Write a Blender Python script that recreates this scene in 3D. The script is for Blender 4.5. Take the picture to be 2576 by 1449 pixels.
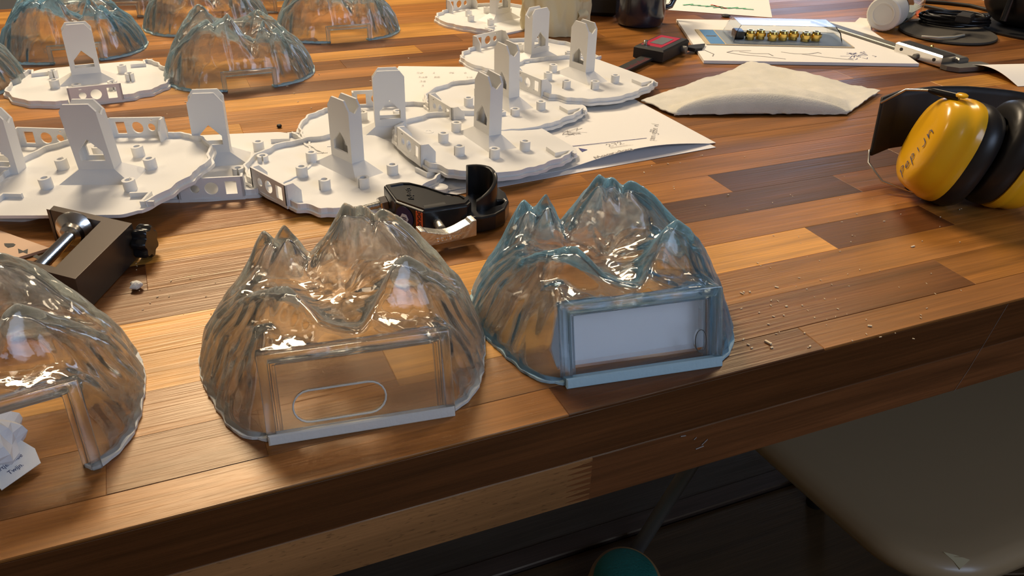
import bpy, bmesh, math, random
import numpy as np
from mathutils import Vector, Matrix, noise as mnoise
from mathutils.geometry import tessellate_polygon, delaunay_2d_cdt

for o in list(bpy.data.objects): bpy.data.objects.remove(o)
S = bpy.context.scene
C = S.collection
PI = math.pi
R_ = math.radians
TZ = 0.75                        # height of the table top above the floor
CH = 0.30                        # camera height above the table top

# ------------------------------------------------------------------ camera
FPX, PITCH, ROLL, YAW = 2128.11, 0.5341658, 0.02833742, 0.41424247
_f = Vector((math.sin(YAW)*math.cos(PITCH), math.cos(YAW)*math.cos(PITCH), -math.sin(PITCH)))
_r = Vector((math.cos(YAW), -math.sin(YAW), 0)); _u = _r.cross(_f)
RIGHT = math.cos(ROLL)*_r + math.sin(ROLL)*_u
UP = -math.sin(ROLL)*_r + math.cos(ROLL)*_u
cam_d = bpy.data.cameras.new('camera'); cam = bpy.data.objects.new('camera', cam_d); C.objects.link(cam)
cam_d.sensor_width = 36; cam_d.lens = FPX/2576*36; cam_d.clip_start = 0.01
M = Matrix.Identity(4)
for i in range(3):
    M[i][0], M[i][1], M[i][2] = RIGHT[i], UP[i], -_f[i]
M[2][3] = TZ+CH
cam.matrix_world = M
S.camera = cam
def P(u, v, z=0.0):
    """point at height z above the table top that stands at photo position (u, v)"""
    d = RIGHT*((u-1288)/FPX) - UP*((v-724.5)/FPX) + _f
    t = (z-CH)/d.z
    return Vector((t*d.x, t*d.y, TZ+z))

# ------------------------------------------------------------------ light
W = bpy.data.worlds.new('world'); S.world = W; W.use_nodes = True
W.node_tree.nodes['Background'].inputs[0].default_value = (0.55, 0.62, 0.75, 1)
W.node_tree.nodes['Background'].inputs[1].default_value = 0.1
def area(name, loc, target, size, power, col, size_y=None):
    d = bpy.data.lights.new(name, 'AREA'); d.energy = power; d.color = col
    d.shape = 'RECTANGLE'; d.size = size; d.size_y = size_y or size
    o = bpy.data.objects.new(name, d); C.objects.link(o); o.location = loc
    o.rotation_euler = (Vector(target)-Vector(loc)).to_track_quat('-Z', 'Y').to_euler()
    return o
WARM = (1.0, 0.80, 0.55); COOL = (0.55, 0.71, 1.0)
area('ceiling_lamp_far', (0.15, 2.35, 2.55), (0.15, 1.4, 0.75), 0.75, 58, WARM, 0.45)
area('ceiling_lamp_right', (1.75, 1.7, 2.65), (1.2, 1.3, 0.75), 0.5, 17, WARM, 0.5)
area('ceiling_lamp_left', (-1.5, 1.4, 2.65), (-0.8, 1.2, 0.75), 0.5, 9, WARM, 0.5)
area('window_light_far', (3.9, 4.6, 1.65), (1.5, 1.6, 0.8), 1.0, 9, COOL, 1.0)
area('window_light_near', (0.9, -2.2, 2.0), (0.3, 0.8, 0.75), 1.6, 36, COOL, 1.2)
S.view_settings.view_transform = 'Standard'; S.view_settings.look = 'None'
S.view_settings.exposure = 0.0; S.view_settings.gamma = 1.0; S.view_settings.use_curve_mapping = False
S.cycles.max_bounces = 9; S.cycles.transmission_bounces = 9; S.cycles.transparent_max_bounces = 18
S.cycles.glossy_bounces = 4; S.cycles.diffuse_bounces = 3; S.cycles.use_adaptive_sampling = True; S.cycles.adaptive_threshold = 0.06; S.cycles.adaptive_min_samples = 16; S.cycles.sample_clamp_indirect = 6.0
S.cycles.blur_glossy = 0.6

# ------------------------------------------------------------------ materials
def mat(name, col, rough=0.5, metal=0.0, coat=0.0, trans=0.0, ior=1.45, bump=None, spec=0.5, sheen=0.0, sss=0.0):
    m = bpy.data.materials.new(name); m.use_nodes = True
    nt = m.node_tree; b = nt.nodes['Principled BSDF']
    b.inputs['Base Color'].default_value = (*col, 1); b.inputs['Roughness'].default_value = rough
    b.inputs['Metallic'].default_value = metal; b.inputs['Coat Weight'].default_value = coat
    b.inputs['Coat Roughness'].default_value = 0.12
    b.inputs['Transmission Weight'].default_value = trans; b.inputs['IOR'].default_value = ior
    b.inputs['Specular IOR Level'].default_value = spec; b.inputs['Sheen Weight'].default_value = sheen
    if bump:
        sc, st, dist = bump
        tc = nt.nodes.new('ShaderNodeTexCoord'); n = nt.nodes.new('ShaderNodeTexNoise')
        n.inputs['Scale'].default_value = sc; n.inputs['Detail'].default_value = 5
        bp = nt.nodes.new('ShaderNodeBump'); bp.inputs['Strength'].default_value = st; bp.inputs['Distance'].default_value = dist
        nt.links.new(tc.outputs['Object'], n.inputs['Vector']); nt.links.new(n.outputs['Fac'], bp.inputs['Height'])
        nt.links.new(bp.outputs['Normal'], b.inputs['Normal'])
    return m
def mottle(m, c1, c2, scale, detail=4):
    nt = m.node_tree; b = nt.nodes['Principled BSDF']
    tc = nt.nodes.new('ShaderNodeTexCoord'); n = nt.nodes.new('ShaderNodeTexNoise'); r = nt.nodes.new('ShaderNodeValToRGB')
    n.inputs['Scale'].default_value = scale; n.inputs['Detail'].default_value = detail
    r.color_ramp.elements[0].position = .35; r.color_ramp.elements[1].position = .65
    r.color_ramp.elements[0].color = (*c1, 1); r.color_ramp.elements[1].color = (*c2, 1)
    nt.links.new(tc.outputs['Object'], n.inputs['Vector']); nt.links.new(n.outputs['Fac'], r.inputs[0])
    nt.links.new(r.outputs[0], b.inputs['Base Color'])
    return m
def wood_mat(name, rough=0.36, coat=0.10, grain=1.0, pores=0.0):
    """wood whose tone comes from the colour of each stave object; grain runs along world X"""
    m = bpy.data.materials.new(name); m.use_nodes = True
    nt = m.node_tree; N = nt.nodes.new; L = nt.links.new; b = nt.nodes['Principled BSDF']
    geo = N('ShaderNodeNewGeometry'); oi = N('ShaderNodeObjectInfo')
    off = N('ShaderNodeVectorMath'); off.operation = 'MULTIPLY_ADD'
    L(oi.outputs['Random'], off.inputs[0]); off.inputs[1].default_value = (37.0, 11.0, 53.0); L(geo.outputs['Position'], off.inputs[2])
    def nz(scale, sx, sy, sz, detail=4, dist=0.0):
        mp = N('ShaderNodeMapping'); mp.inputs['Scale'].default_value = (sx, sy, sz)
        n = N('ShaderNodeTexNoise'); n.inputs['Scale'].default_value = scale; n.inputs['Detail'].default_value = detail
        n.inputs['Distortion'].default_value = dist
        L(off.outputs[0], mp.inputs['Vector']); L(mp.outputs[0], n.inputs['Vector']); return n.outputs['Fac']
    fine = nz(1, 14, 480, 480, 3); band = nz(1, 3.0, 60, 60, 4, .6); blot = nz(1, 5, 14, 14, 2)
    def ramp(src, a, bb, lo, hi):
        r = N('ShaderNodeMapRange'); r.inputs[1].default_value = a; r.inputs[2].default_value = bb
        r.inputs[3].default_value = lo; r.inputs[4].default_value = hi; L(src, r.inputs[0]); return r.outputs[0]
    g = grain
    k1 = ramp(fine, .3, .7, 1-.22*g, 1+.16*g); k2 = ramp(band, .3, .7, 1-.34*g, 1+.24*g); k3 = ramp(blot, .3, .7, .86, 1.14)
    def mul(a, bb):
        n = N('ShaderNodeMath'); n.operation = 'MULTIPLY'; L(a, n.inputs[0]); L(bb, n.inputs[1]); return n.outputs[0]
    k = mul(mul(k1, k2), k3)
    if pores:
        pr = nz(1, 160, 700, 700, 1); k = mul(k, ramp(pr, .30, .36, 1-pores, 1.0))
    vm = N('ShaderNodeVectorMath'); vm.operation = 'SCALE'; L(oi.outputs['Color'], vm.inputs[0]); L(k, vm.inputs['Scale'])
    L(vm.outputs[0], b.inputs['Base Color'])
    b.inputs['Coat Weight'].default_value = coat; b.inputs['Coat Roughness'].default_value = .24
    b.inputs['Specular IOR Level'].default_value = .62; b.inputs['Specular Tint'].default_value = (1, .76, .48, 1)
    L(ramp(blot, .3, .7, rough-.07, rough+.09), b.inputs['Roughness'])
    bp = N('ShaderNodeBump'); bp.inputs['Strength'].default_value = .38; bp.inputs['Distance'].default_value = .0007
    ad = N('ShaderNodeMath'); ad.operation = 'ADD'; L(fine, ad.inputs[0]); L(band, ad.inputs[1])
    L(ad.outputs[0], bp.inputs['Height']); L(bp.outputs['Normal'], b.inputs['Normal'])
    L(bp.outputs['Normal'], b.inputs['Coat Normal'])
    return m
def resin_mat(name, tint, density, clear, rough=0.04, milk=0.05, milkcol=(.85, .9, .9), edge=.3):
    """cast clear resin: refracting shell, tinted by the thickness the light passes"""
    m = bpy.data.materials.new(name); m.use_nodes = True
    nt = m.node_tree; N = nt.nodes.new; L = nt.links.new
    nt.nodes.remove(nt.nodes['Principled BSDF']); out = nt.nodes['Material Output']
    tc = N('ShaderNodeTexCoord'); n = N('ShaderNodeTexNoise'); n.inputs['Scale'].default_value = 45; n.inputs['Detail'].default_value = 6
    L(tc.outputs['Object'], n.inputs['Vector'])
    n2 = N('ShaderNodeTexNoise'); n2.inputs['Scale'].default_value = 420; n2.inputs['Detail'].default_value = 3
    L(tc.outputs['Object'], n2.inputs['Vector'])
    mr = N('ShaderNodeMapRange'); mr.inputs[1].default_value = .5; mr.inputs[2].default_value = .72
    mr.inputs[3].default_value = rough; mr.inputs[4].default_value = rough+.16; L(n.outputs['Fac'], mr.inputs[0])
    ad = N('ShaderNodeMath'); ad.operation = 'MULTIPLY_ADD'; ad.inputs[1].default_value = .25
    L(n2.outputs['Fac'], ad.inputs[0]); L(n.outputs['Fac'], ad.inputs[2])
    bp = N('ShaderNodeBump'); bp.inputs['Strength'].default_value = .18; bp.inputs['Distance'].default_value = .0010
    L(ad.outputs[0], bp.inputs['Height'])
    rf = N('ShaderNodeBsdfRefraction'); rf.inputs['IOR'].default_value = 1.45; L(mr.outputs[0], rf.inputs['Roughness']); L(bp.outputs[0], rf.inputs['Normal'])
    gy = N('ShaderNodeBsdfGlossy'); L(mr.outputs[0], gy.inputs['Roughness']); L(bp.outputs[0], gy.inputs['Normal'])
    tr = N('ShaderNodeBsdfTransparent')
    fr = N('ShaderNodeFresnel'); fr.inputs['IOR'].default_value = 1.45; L(bp.outputs[0], fr.inputs['Normal'])
    df = N('ShaderNodeBsdfDiffuse'); df.inputs[0].default_value = (*milkcol, 1); L(bp.outputs[0], df.inputs['Normal'])
    tl = N('ShaderNodeBsdfTranslucent'); tl.inputs[0].default_value = (*milkcol, 1)
    mk = N('ShaderNodeMixShader'); mk.inputs[0].default_value = .72; L(df.outputs[0], mk.inputs[1]); L(tl.outputs[0], mk.inputs[2])
    m0 = N('ShaderNodeMixShader'); m0.inputs[0].default_value = clear; L(rf.outputs[0], m0.inputs[1]); L(tr.outputs[0], m0.inputs[2])
    m1 = N('ShaderNodeMixShader'); L(fr.outputs[0], m1.inputs[0]); L(m0.outputs[0], m1.inputs[1]); L(gy.outputs[0], m1.inputs[2])
    lw = N('ShaderNodeLayerWeight'); lw.inputs['Blend'].default_value = .5
    pw_ = N('ShaderNodeMath'); pw_.operation = 'POWER'; pw_.inputs[1].default_value = 3.0; L(lw.outputs['Facing'], pw_.inputs[0])
    mm = N('ShaderNodeMapRange'); mm.inputs[3].default_value = milk; mm.inputs[4].default_value = milk+edge; L(pw_.outputs[0], mm.inputs[0])
    m2 = N('ShaderNodeMixShader'); L(mm.outputs[0], m2.inputs[0]); L(m1.outputs[0], m2.inputs[1]); L(mk.outputs[0], m2.inputs[2])
    L(m2.outputs[0], out.inputs['Surface'])
    va = N('ShaderNodeVolumeAbsorption'); va.inputs['Color'].default_value = (*tint, 1); va.inputs['Density'].default_value = density
    L(va.outputs[0], out.inputs['Volume'])
    return m

MW = wood_mat('varnished_wood'); MB_ = wood_mat('raw_beech', .5, .05, .6, .35); MFL = wood_mat('floor_wood', .5, .05, .8)
RES_CLEAR = resin_mat('clear_resin', (.64, .76, .77), 12, .5, .02, .016, (.90, .95, .95), .42)
RES_BLUE = resin_mat('blue_resin', (.36, .70, .92), 24, .5, .02, .025, (.46, .78, 1.0), .62)
RES_PALE = resin_mat('pale_blue_resin', (.52, .76, .87), 17, .5, .02, .022, (.70, .89, 1.0), .5)
RES_PANE = resin_mat('clear_pane', (.66, .78, .74), 20, .6, .015, .05, (.8, .78, .74), .1)
RES_EDGE = resin_mat('thick_clear_resin', (.7, .85, .85), 14, .45, .03, .03, (.86, .90, .88), .3)
RES_EDGE_B = resin_mat('thick_blue_resin', (.45, .78, .90), 18, .45, .03, .10, (.55, .82, .96), .3)
RES_PANE_B = resin_mat('blue_pane', (.6, .85, .95), 8, .75, .015, .02, (.8, .9, .95), .1)
def frost_mat(name, col, tl_=.3):
    m = bpy.data.materials.new(name); m.use_nodes = True; nt = m.node_tree; N = nt.nodes.new; L = nt.links.new
    b = nt.nodes['Principled BSDF']; b.inputs['Base Color'].default_value = (*col, 1); b.inputs['Roughness'].default_value = .5
    t = N('ShaderNodeBsdfTranslucent'); t.inputs[0].default_value = (*col, 1); x = N('ShaderNodeMixShader'); x.inputs[0].default_value = tl_
    n = N('ShaderNodeTexNoise'); n.inputs['Scale'].default_value = 320; bp = N('ShaderNodeBump'); bp.inputs['Strength'].default_value = .4; bp.inputs['Distance'].default_value = .001
    tc = N('ShaderNodeTexCoord'); L(tc.outputs['Object'], n.inputs['Vector']); L(n.outputs['Fac'], bp.inputs['Height']); L(bp.outputs[0], b.inputs['Normal'])
    L(b.outputs[0], x.inputs[1]); L(t.outputs[0], x.inputs[2]); L(x.outputs[0], nt.nodes['Material Output'].inputs['Surface']); return m
FROST = frost_mat('sawn_resin_edge', (.95, .94, .88))
FROST_B = frost_mat('sawn_blue_resin_edge', (.62, .86, .95))
WHITE = mat('white_plastic', (.80, .79, .765), .45, bump=(900, .08, .0004))
SHEETW = mat('white_sheet', (.93, .94, .96), .7)
PAPER = mat('paper', (.86, .83, .78), .8, bump=(40, .15, .002)); PAPER2 = mat('paper_shade', (.80, .79, .80), .8)
INK = mat('ink', (.09, .09, .16), .7); INKB = mat('blue_ink', (.07, .07, .22), .7); PENCIL = mat('pencil', (.30, .28, .28), .8)
BLACK = mat('black_paint', (.012, .012, .013), .32, coat=.3); BLACKM = mat('black_matt', (.018, .017, .017), .55, bump=(500, .1, .0005))
BLKPLAS = mat('black_plastic', (.01, .01, .011), .22)
SATIN = mat('satin_black_steel', (.075, .058, .046), .36, metal=.5)
STEEL = mat('bright_steel', (.72, .70, .66), .22, metal=1, bump=(600, .15, .0005)); ZINC = mat('zinc_casting', (.62, .60, .55), .38, metal=1, bump=(350, .5, .001))
CHROME = mat('chrome', (.75, .75, .76), .08, metal=1); GREYM = mat('grey_metal', (.22, .215, .20), .42, metal=.7)
YEL = mat('yellow_plastic', (.87, .46, .012), .25, coat=.3); CUSH = mat('black_cushion', (.016, .014, .013), .36)
ORANGE = mat('orange_sticker', (.72, .12, .03), .4); NAVYST = mat('navy_sticker', (.02, .02, .08), .4); WHITEST = mat('white_print', (.7, .7, .72), .5)
MUG = mat('navy_glaze', (.012, .014, .028), .16, coat=.5)
CLOTH = mottle(mat('cotton_cloth', (.74, .69, .57), .95, sheen=.3, bump=(700, .5, .001)), (.70, .66, .55), (.79, .74, .63), 30)
BAGM = mat('cream_film', (.80, .72, .48), .35, trans=.22, ior=1.2)
BRASS = mat('brass', (.80, .55, .14), .2, metal=1); CLEARP = mat('clear_blister', (.92, .96, 1), .05, trans=1, ior=1.15)
BLUECARD = mat('blue_card', (.10, .26, .50), .5); KRAFT = mat('kraft_card', (.55, .45, .30), .8)
CAPW = mat('white_cap', (.74, .72, .66), .45); GLASSJ = mat('jar_glass', (.92, .96, .94), .03, trans=1, ior=1.2); POWDER = mat('white_powder', (.80, .80, .76), .9)
RED = mat('red_print', (.45, .02, .05), .4); GREYLCD = mat('grey_display', (.18, .19, .19), .3); GREEN = mat('green_print', (.15, .50, .28), .7)
REDP = mat('red_paint_mark', (.65, .08, .05), .7)
SEATM = mat('beige_seat', (.33, .235, .13), .33, coat=.1); FOAM = mat('torn_foam', (.50, .42, .25), .9)
TEAL = mat('teal_knit', (.015, .20, .165), .8, bump=(260, .9, .003)); SOLE = mat('brown_sole', (.36, .21, .08), .6)
PINKWOOD = mat('pale_plywood', (.66, .43, .28), .5); RUBBER = mat('black_rubber', (.006, .006, .006), .6)
DUST = mat('saw_dust', (.80, .66, .45), .9); WALLM = mat('wall_paint', (.46, .44, .41), .9); CEILM = mat('ceiling_paint', (.62, .60, .57), .9)
FLG = mat('grey_floor', (.05, .045, .04), .6); SCRATCH = mat('scratch', (.62, .42, .24), .6)
BROWNP = mat('pale_grey_print', (.45, .43, .40), .8)

# ------------------------------------------------------------------ mesh helpers
class G:
    def __init__(s): s.v = []; s.f = []
    def add(s, vs, fs, M=None):
        n = len(s.v)
        s.v += [tuple(M @ Vector(p)) if M is not None else tuple(p) for p in vs]
        s.f += [tuple(i+n for i in f) for f in fs]; return s
    def box(s, x0, x1, y0, y1, z0, z1, M=None, ch=0.0):
        if ch <= 0:
            vs = [(x, y, z) for z in (z0, z1) for y in (y0, y1) for x in (x0, x1)]
            return s.add(vs, [(0, 2, 3, 1), (4, 5, 7, 6), (0, 1, 5, 4), (2, 6, 7, 3), (0, 4, 6, 2), (1, 3, 7, 5)], M)
        c = ch
        return s.rings([[(x0+c, y0+c, z0), (x1-c, y0+c, z0), (x1-c, y1-c, z0), (x0+c, y1-c, z0)],
                        [(x0, y0, z0+c), (x1, y0, z0+c), (x1, y1, z0+c), (x0, y1, z0+c)],
                        [(x0, y0, z1-c), (x1, y0, z1-c), (x1, y1, z1-c), (x0, y1, z1-c)],
                        [(x0+c, y0+c, z1), (x1-c, y0+c, z1), (x1-c, y1-c, z1), (x0+c, y1-c, z1)]], M)
    def rings(s, rs, M=None, cap=True, closed=True):
        n = len(rs[0]); vs = [p for r in rs for p in r]; fs = []
        for k in range(len(rs)-1):
            for i in range(n if closed else n-1):
                j = (i+1) % n; fs.append((k*n+i, k*n+j, (k+1)*n+j, (k+1)*n+i))
        if cap and closed:
            fs.append(tuple(range(n-1, -1, -1))); fs.append(tuple((len(rs)-1)*n+i for i in range(n)))
        return s.add(vs, fs, M)
    def prism(s, outer, holes=(), z0=0.0, z1=1.0, M=None):
        """polygon with holes, extruded from z0 to z1"""
        def ccw(p, want):
            a = sum(p[i][0]*p[(i+1) % len(p)][1]-p[(i+1) % len(p)][0]*p[i][1] for i in range(len(p)))
            return list(p) if (a > 0) == want else list(p)[::-1]
        loops = [ccw(outer, True)]+[ccw(h, False) for h in holes]
        tris = tessellate_polygon([[Vector((x, y, 0)) for x, y in l] for l in loops])
        flat = [q for l in loops for q in l]; n = len(flat)
        vs = [(x, y, z0) for x, y in flat]+[(x, y, z1) for x, y in flat]; fs = []
        for a, b, c in tris:
            A_, B_, C_ = flat[a], flat[b], flat[c]
            cr = (B_[0]-A_[0])*(C_[1]-A_[1])-(B_[1]-A_[1])*(C_[0]-A_[0])
            if cr < 0: b, c = c, b
            fs += [(a, c, b), (a+n, b+n, c+n)]
        k = 0
        for l in loops:
            m = len(l)
            for i in range(m):
                j = (i+1) % m; fs.append((k+i, k+j, k+j+n, k+i+n))
            k += m
        return s.add(vs, fs, M)
    def tube(s, path, r, seg=10, M=None, cap=True):
        path = [Vector(p) for p in path]; rs = []
        up = Vector((0, 0, 1)); prev = None
        for i, p in enumerate(path):
            t = (path[min(i+1, len(path)-1)]-path[max(i-1, 0)]).normalized()
            if prev is None:
                a = t.cross(up if abs(t.z) < .9 else Vector((1, 0, 0))).normalized()
            else:
                a = (prev-t*prev.dot(t)).normalized()
            prev = a; b = t.cross(a); rr = r[i] if isinstance(r, (list, tuple)) else r
            rs.append([tuple(p+rr*(math.cos(2*PI*k/seg)*a+math.sin(2*PI*k/seg)*b)) for k in range(seg)])
        return s.rings(rs, M, cap)
    def lathe(s, prof, seg=24, M=None, cap=True):
        """profile [(radius, z)] turned about Z"""
        return s.rings([[(r*math.cos(2*PI*k/seg), r*math.sin(2*PI*k/seg), z) for k in range(seg)] for r, z in prof], M, cap)
    def grid(s, fn, nu, nv, M=None, thick=0.0):
        pts = [[fn(i/(nu-1), j/(nv-1)) for i in range(nu)] for j in range(nv)]
        vs = [p for r in pts for p in r]; fs = [(j*nu+i, j*nu+i+1, (j+1)*nu+i+1, (j+1)*nu+i) for j in range(nv-1) for i in range(nu-1)]
        if thick:
            n = len(vs); vs += [(p[0], p[1], p[2]-thick) for p in vs]; fs += [tuple(i+n for i in f[::-1]) for f in fs]
            edge = [i for i in range(nu)]+[j*nu+nu-1 for j in range(1, nv)]+[(nv-1)*nu+i for i in range(nu-2, -1, -1)]+[j*nu for j in range(nv-2, 0, -1)]
            for a, b in zip(edge, edge[1:]+edge[:1]): fs.append((b, a, a+n, b+n))
        return s.add(vs, fs, M)
def obj(name, g, m, parent=None, smooth=None, me=None, loc=None, rot=None, bevel=0.0):
    if me is None:
        me = bpy.data.meshes.new(name); me.from_pydata(g.v, [], g.f); me.validate(); me.materials.append(m)
        bm = bmesh.new(); bm.from_mesh(me); bmesh.ops.recalc_face_normals(bm, faces=bm.faces)
        if bevel:
            bmesh.ops.remove_doubles(bm, verts=bm.verts, dist=1e-6); bmesh.ops.dissolve_limit(bm, angle_limit=.01, verts=bm.verts, edges=bm.edges)
            ed = [e for e in bm.edges if len(e.link_faces) == 2 and e.calc_face_angle(0) > .5]
            bmesh.ops.bevel(bm, geom=ed, offset=bevel, segments=2, profile=.5, affect='EDGES', clamp_overlap=True)
        bm.to_mesh(me); bm.free()
        if smooth is not None:
            for p in me.polygons: p.use_smooth = True
            me.set_sharp_from_angle(angle=R_(smooth))
    o = bpy.data.objects.new(name, me); C.objects.link(o)
    if parent: o.parent = parent
    if loc is not None: o.location = loc
    if rot is not None: o.rotation_euler = rot
    return o
def tag(o, label, cat, group=None):
    o['label'] = label; o['category'] = cat
    if group: o['group'] = group
    return o
def thing(name, label, cat, loc=(0, 0, 0), rot=(0, 0, 0), group=None):
    o = bpy.data.objects.new(name, None); C.objects.link(o); o.empty_display_size = .02
    o.location = loc; o.rotation_euler = rot; return tag(o, label, cat, group)
def struct(o): o['kind'] = 'structure'; return o
def stuff(o): o['kind'] = 'stuff'; return o
def frame(o, x, z):
    """matrix with local X along x and Z near z, at o"""
    x = Vector(x).normalized(); z = Vector(z); y = z.cross(x).normalized(); z = x.cross(y)
    m = Matrix.Identity(4)
    for i in range(3): m[i][0], m[i][1], m[i][2], m[i][3] = x[i], y[i], z[i], o[i]
    return m
def circ(cx, cy, r, n=20, ry=None): return [(cx+r*math.cos(2*PI*k/n), cy+(ry or r)*math.sin(2*PI*k/n)) for k in range(n)]
def rect(x0, x1, y0, y1): return [(x0, y0), (x1, y0), (x1, y1), (x0, y1)]
def arc(cx, cy, r, a0, a1, n=8): return [(cx+r*math.cos(R_(a0+(a1-a0)*k/n)), cy+r*math.sin(R_(a0+(a1-a0)*k/n))) for k in range(n+1)]
def textgeo(txt, size, ext=0.0004):
    c = bpy.data.curves.new('lettering', 'FONT'); c.body = txt; c.size = size; c.extrude = ext; c.align_x = 'CENTER'; c.align_y = 'CENTER'; c.resolution_u = 3
    o = bpy.data.objects.new('lettering', c); C.objects.link(o)
    dg = bpy.context.evaluated_depsgraph_get(); dg.update()
    me = o.evaluated_get(dg).to_mesh(); g = G()
    g.v = [tuple(v.co) for v in me.vertices]; g.f = [tuple(p.vertices) for p in me.polygons]
    o.evaluated_get(dg).to_mesh_clear(); bpy.data.objects.remove(o); bpy.data.curves.remove(c)
    return g
def moved(g, M):
    h = G(); return h.add(g.v, g.f, M)
# pen strokes: letters drawn as polylines on a 1 x 1.4 cell
STROKE = {
 'M': [[(0, 0), (.12, 1.2), (.45, .3), (.75, 1.2), (.95, 0)]], 'a': [[(.75, .65), (.4, .75), (.1, .4), (.3, .02), (.7, .3), (.75, .7), (.8, .05), (.95, .05)]],
 'n': [[(.1, .7), (.15, 0), (.2, .45), (.5, .72), (.75, .5), (.8, 0)]], 'd': [[(.75, .6), (.4, .7), (.1, .35), (.35, .02), (.7, .25)], [(.78, 1.4), (.78, 0)]],
 'g': [[(.75, .6), (.4, .72), (.12, .4), (.4, .1), (.72, .35), (.75, .65), (.7, -.35), (.35, -.5), (.1, -.3)]],
 '2': [[(.1, .95), (.35, 1.25), (.75, 1.05), (.6, .6), (.1, .02), (.9, .05)]], '7': [[(.08, 1.15), (.85, 1.2), (.4, 0)], [(.3, .6), (.75, .62)]],
 'P': [[(.15, -.1), (.2, 1.2)], [(.05, 1.0), (.5, 1.3), (.85, 1.0), (.55, .6), (.2, .55)]], 'e': [[(.1, .4), (.7, .48), (.55, .75), (.2, .65), (.1, .25), (.4, .02), (.8, .15)]],
 'p': [[(.15, .75), (.15, -.5)], [(.15, .6), (.5, .75), (.75, .45), (.5, .1), (.15, .15)]], 'i': [[(.4, .65), (.42, .02)]], 'j': [[(.55, .7), (.55, 0), (.3, -.25), (.05, -.1)]],
 'u': [[(.1, .7), (.15, .15), (.4, 0), (.7, .2), (.72, .7), (.75, 0)]], 'l': [[(.3, 1.3), (.3, .1), (.5, 0)]], 'B': [[(.15, 0), (.15, 1.2), (.6, 1.1), (.5, .65), (.2, .62), (.75, .45), (.6, .02), (.15, 0)]],
 'r': [[(.15, .7), (.2, 0), (.2, .4), (.45, .7), (.7, .65)]], 's': [[(.7, .65), (.35, .75), (.2, .5), (.65, .3), (.5, .02), (.12, .1)]], 't': [[(.4, 1.1), (.4, .1), (.65, .02)], [(.12, .75), (.7, .78)]],
 'o': [[(.4, .72), (.1, .4), (.4, .02), (.72, .38), (.4, .72)]], 'k': [[(.15, 1.2), (.15, 0)], [(.65, .7), (.2, .35), (.7, 0)]], '.': [[(.3, .02), (.36, .08)]], ' ': [], '5': [[(.8, 1.2), (.2, 1.2), (.15, .7), (.7, .65), (.6, .05), (.1, .08)]],
 '3': [[(.1, 1.1), (.6, 1.2), (.35, .65), (.75, .4), (.4, 0), (.1, .1)]], '8': [[(.45, .65), (.15, .95), (.45, 1.25), (.75, .95), (.15, .3), (.45, 0), (.75, .3), (.45, .65)]], '0': [[(.4, 1.2), (.1, .6), (.4, 0), (.7, .6), (.4, 1.2)]], '1': [[(.2, .9), (.45, 1.2), (.45, 0)]]}
def ribbon(g, pts, w, M, z=0.0003):
    pts = [Vector((p[0], p[1], z)) for p in pts]
    for a, b in zip(pts, pts[1:]):
        d = b-a
        if d.length < 1e-7: continue
        d.normalize(); n = Vector((-d.y, d.x, 0))*w/2; e = d*w*.25
        g.add([a-n-e, b-n+e, b+n+e, a+n-e], [(0, 1, 2, 3)], M)
def handwriting(g, txt, size, M, w=None, adv=.95, slant=.15, jit=0.03, rnd=random.Random(3)):
    x = 0
    for ch in txt:
        for st in STROKE.get(ch, STROKE['o']):
            ribbon(g, [((x+px+py*slant+rnd.uniform(-jit, jit))*size, (py+rnd.uniform(-jit, jit))*size) for px, py in st], w or size*.09, M)
        x += adv
    return g
def link_copy(o, parent=None):
    c = o.copy(); C.objects.link(c); c.parent = parent
    for ch in list(o.children): link_copy(ch, c)
    return c
rnd = random.Random(11)

# ------------------------------------------------------------------ room
def shell(name, x0, x1, y0, y1, z0, z1, m):
    return struct(obj(name, G().box(x0, x1, y0, y1, z0, z1), m))
fl = shell('floor', -3.2, 5.2, -2.4, 4.9, -.06, -.012, FLG)
shell('wall_far', -3.2, 5.2, 4.8, 4.9, 0, 2.9, WALLM); shell('wall_near', -3.2, 5.2, -2.4, -2.3, 0, 2.9, WALLM)
shell('wall_left', -3.2, -3.1, -2.3, 4.8, 0, 2.9, WALLM); shell('wall_right', 5.1, 5.2, -2.3, 4.8, 0, 2.9, WALLM)
shell('ceiling', -3.2, 5.2, -2.4, 4.9, 2.9, 2.98, CEILM)
ypl = -2.3
for k, (wd, col) in enumerate([(.52, (.055, .032, .014))]*6+[(.037, (.05, .034, .028))]+[(.19, (.055, .045, .034))]*20):
    if k == 5: wd = .823-ypl
    y1 = min(ypl+wd, 4.8)
    if y1-ypl < .01: break
    o = obj('floor_plank', G().box(-3.1, 5.1, ypl+.001, y1-.001, -.012, 0.0 if k != 6 else .006, ch=.002), MFL, fl)
    o.color = (*col, 1); ypl = y1

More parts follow.
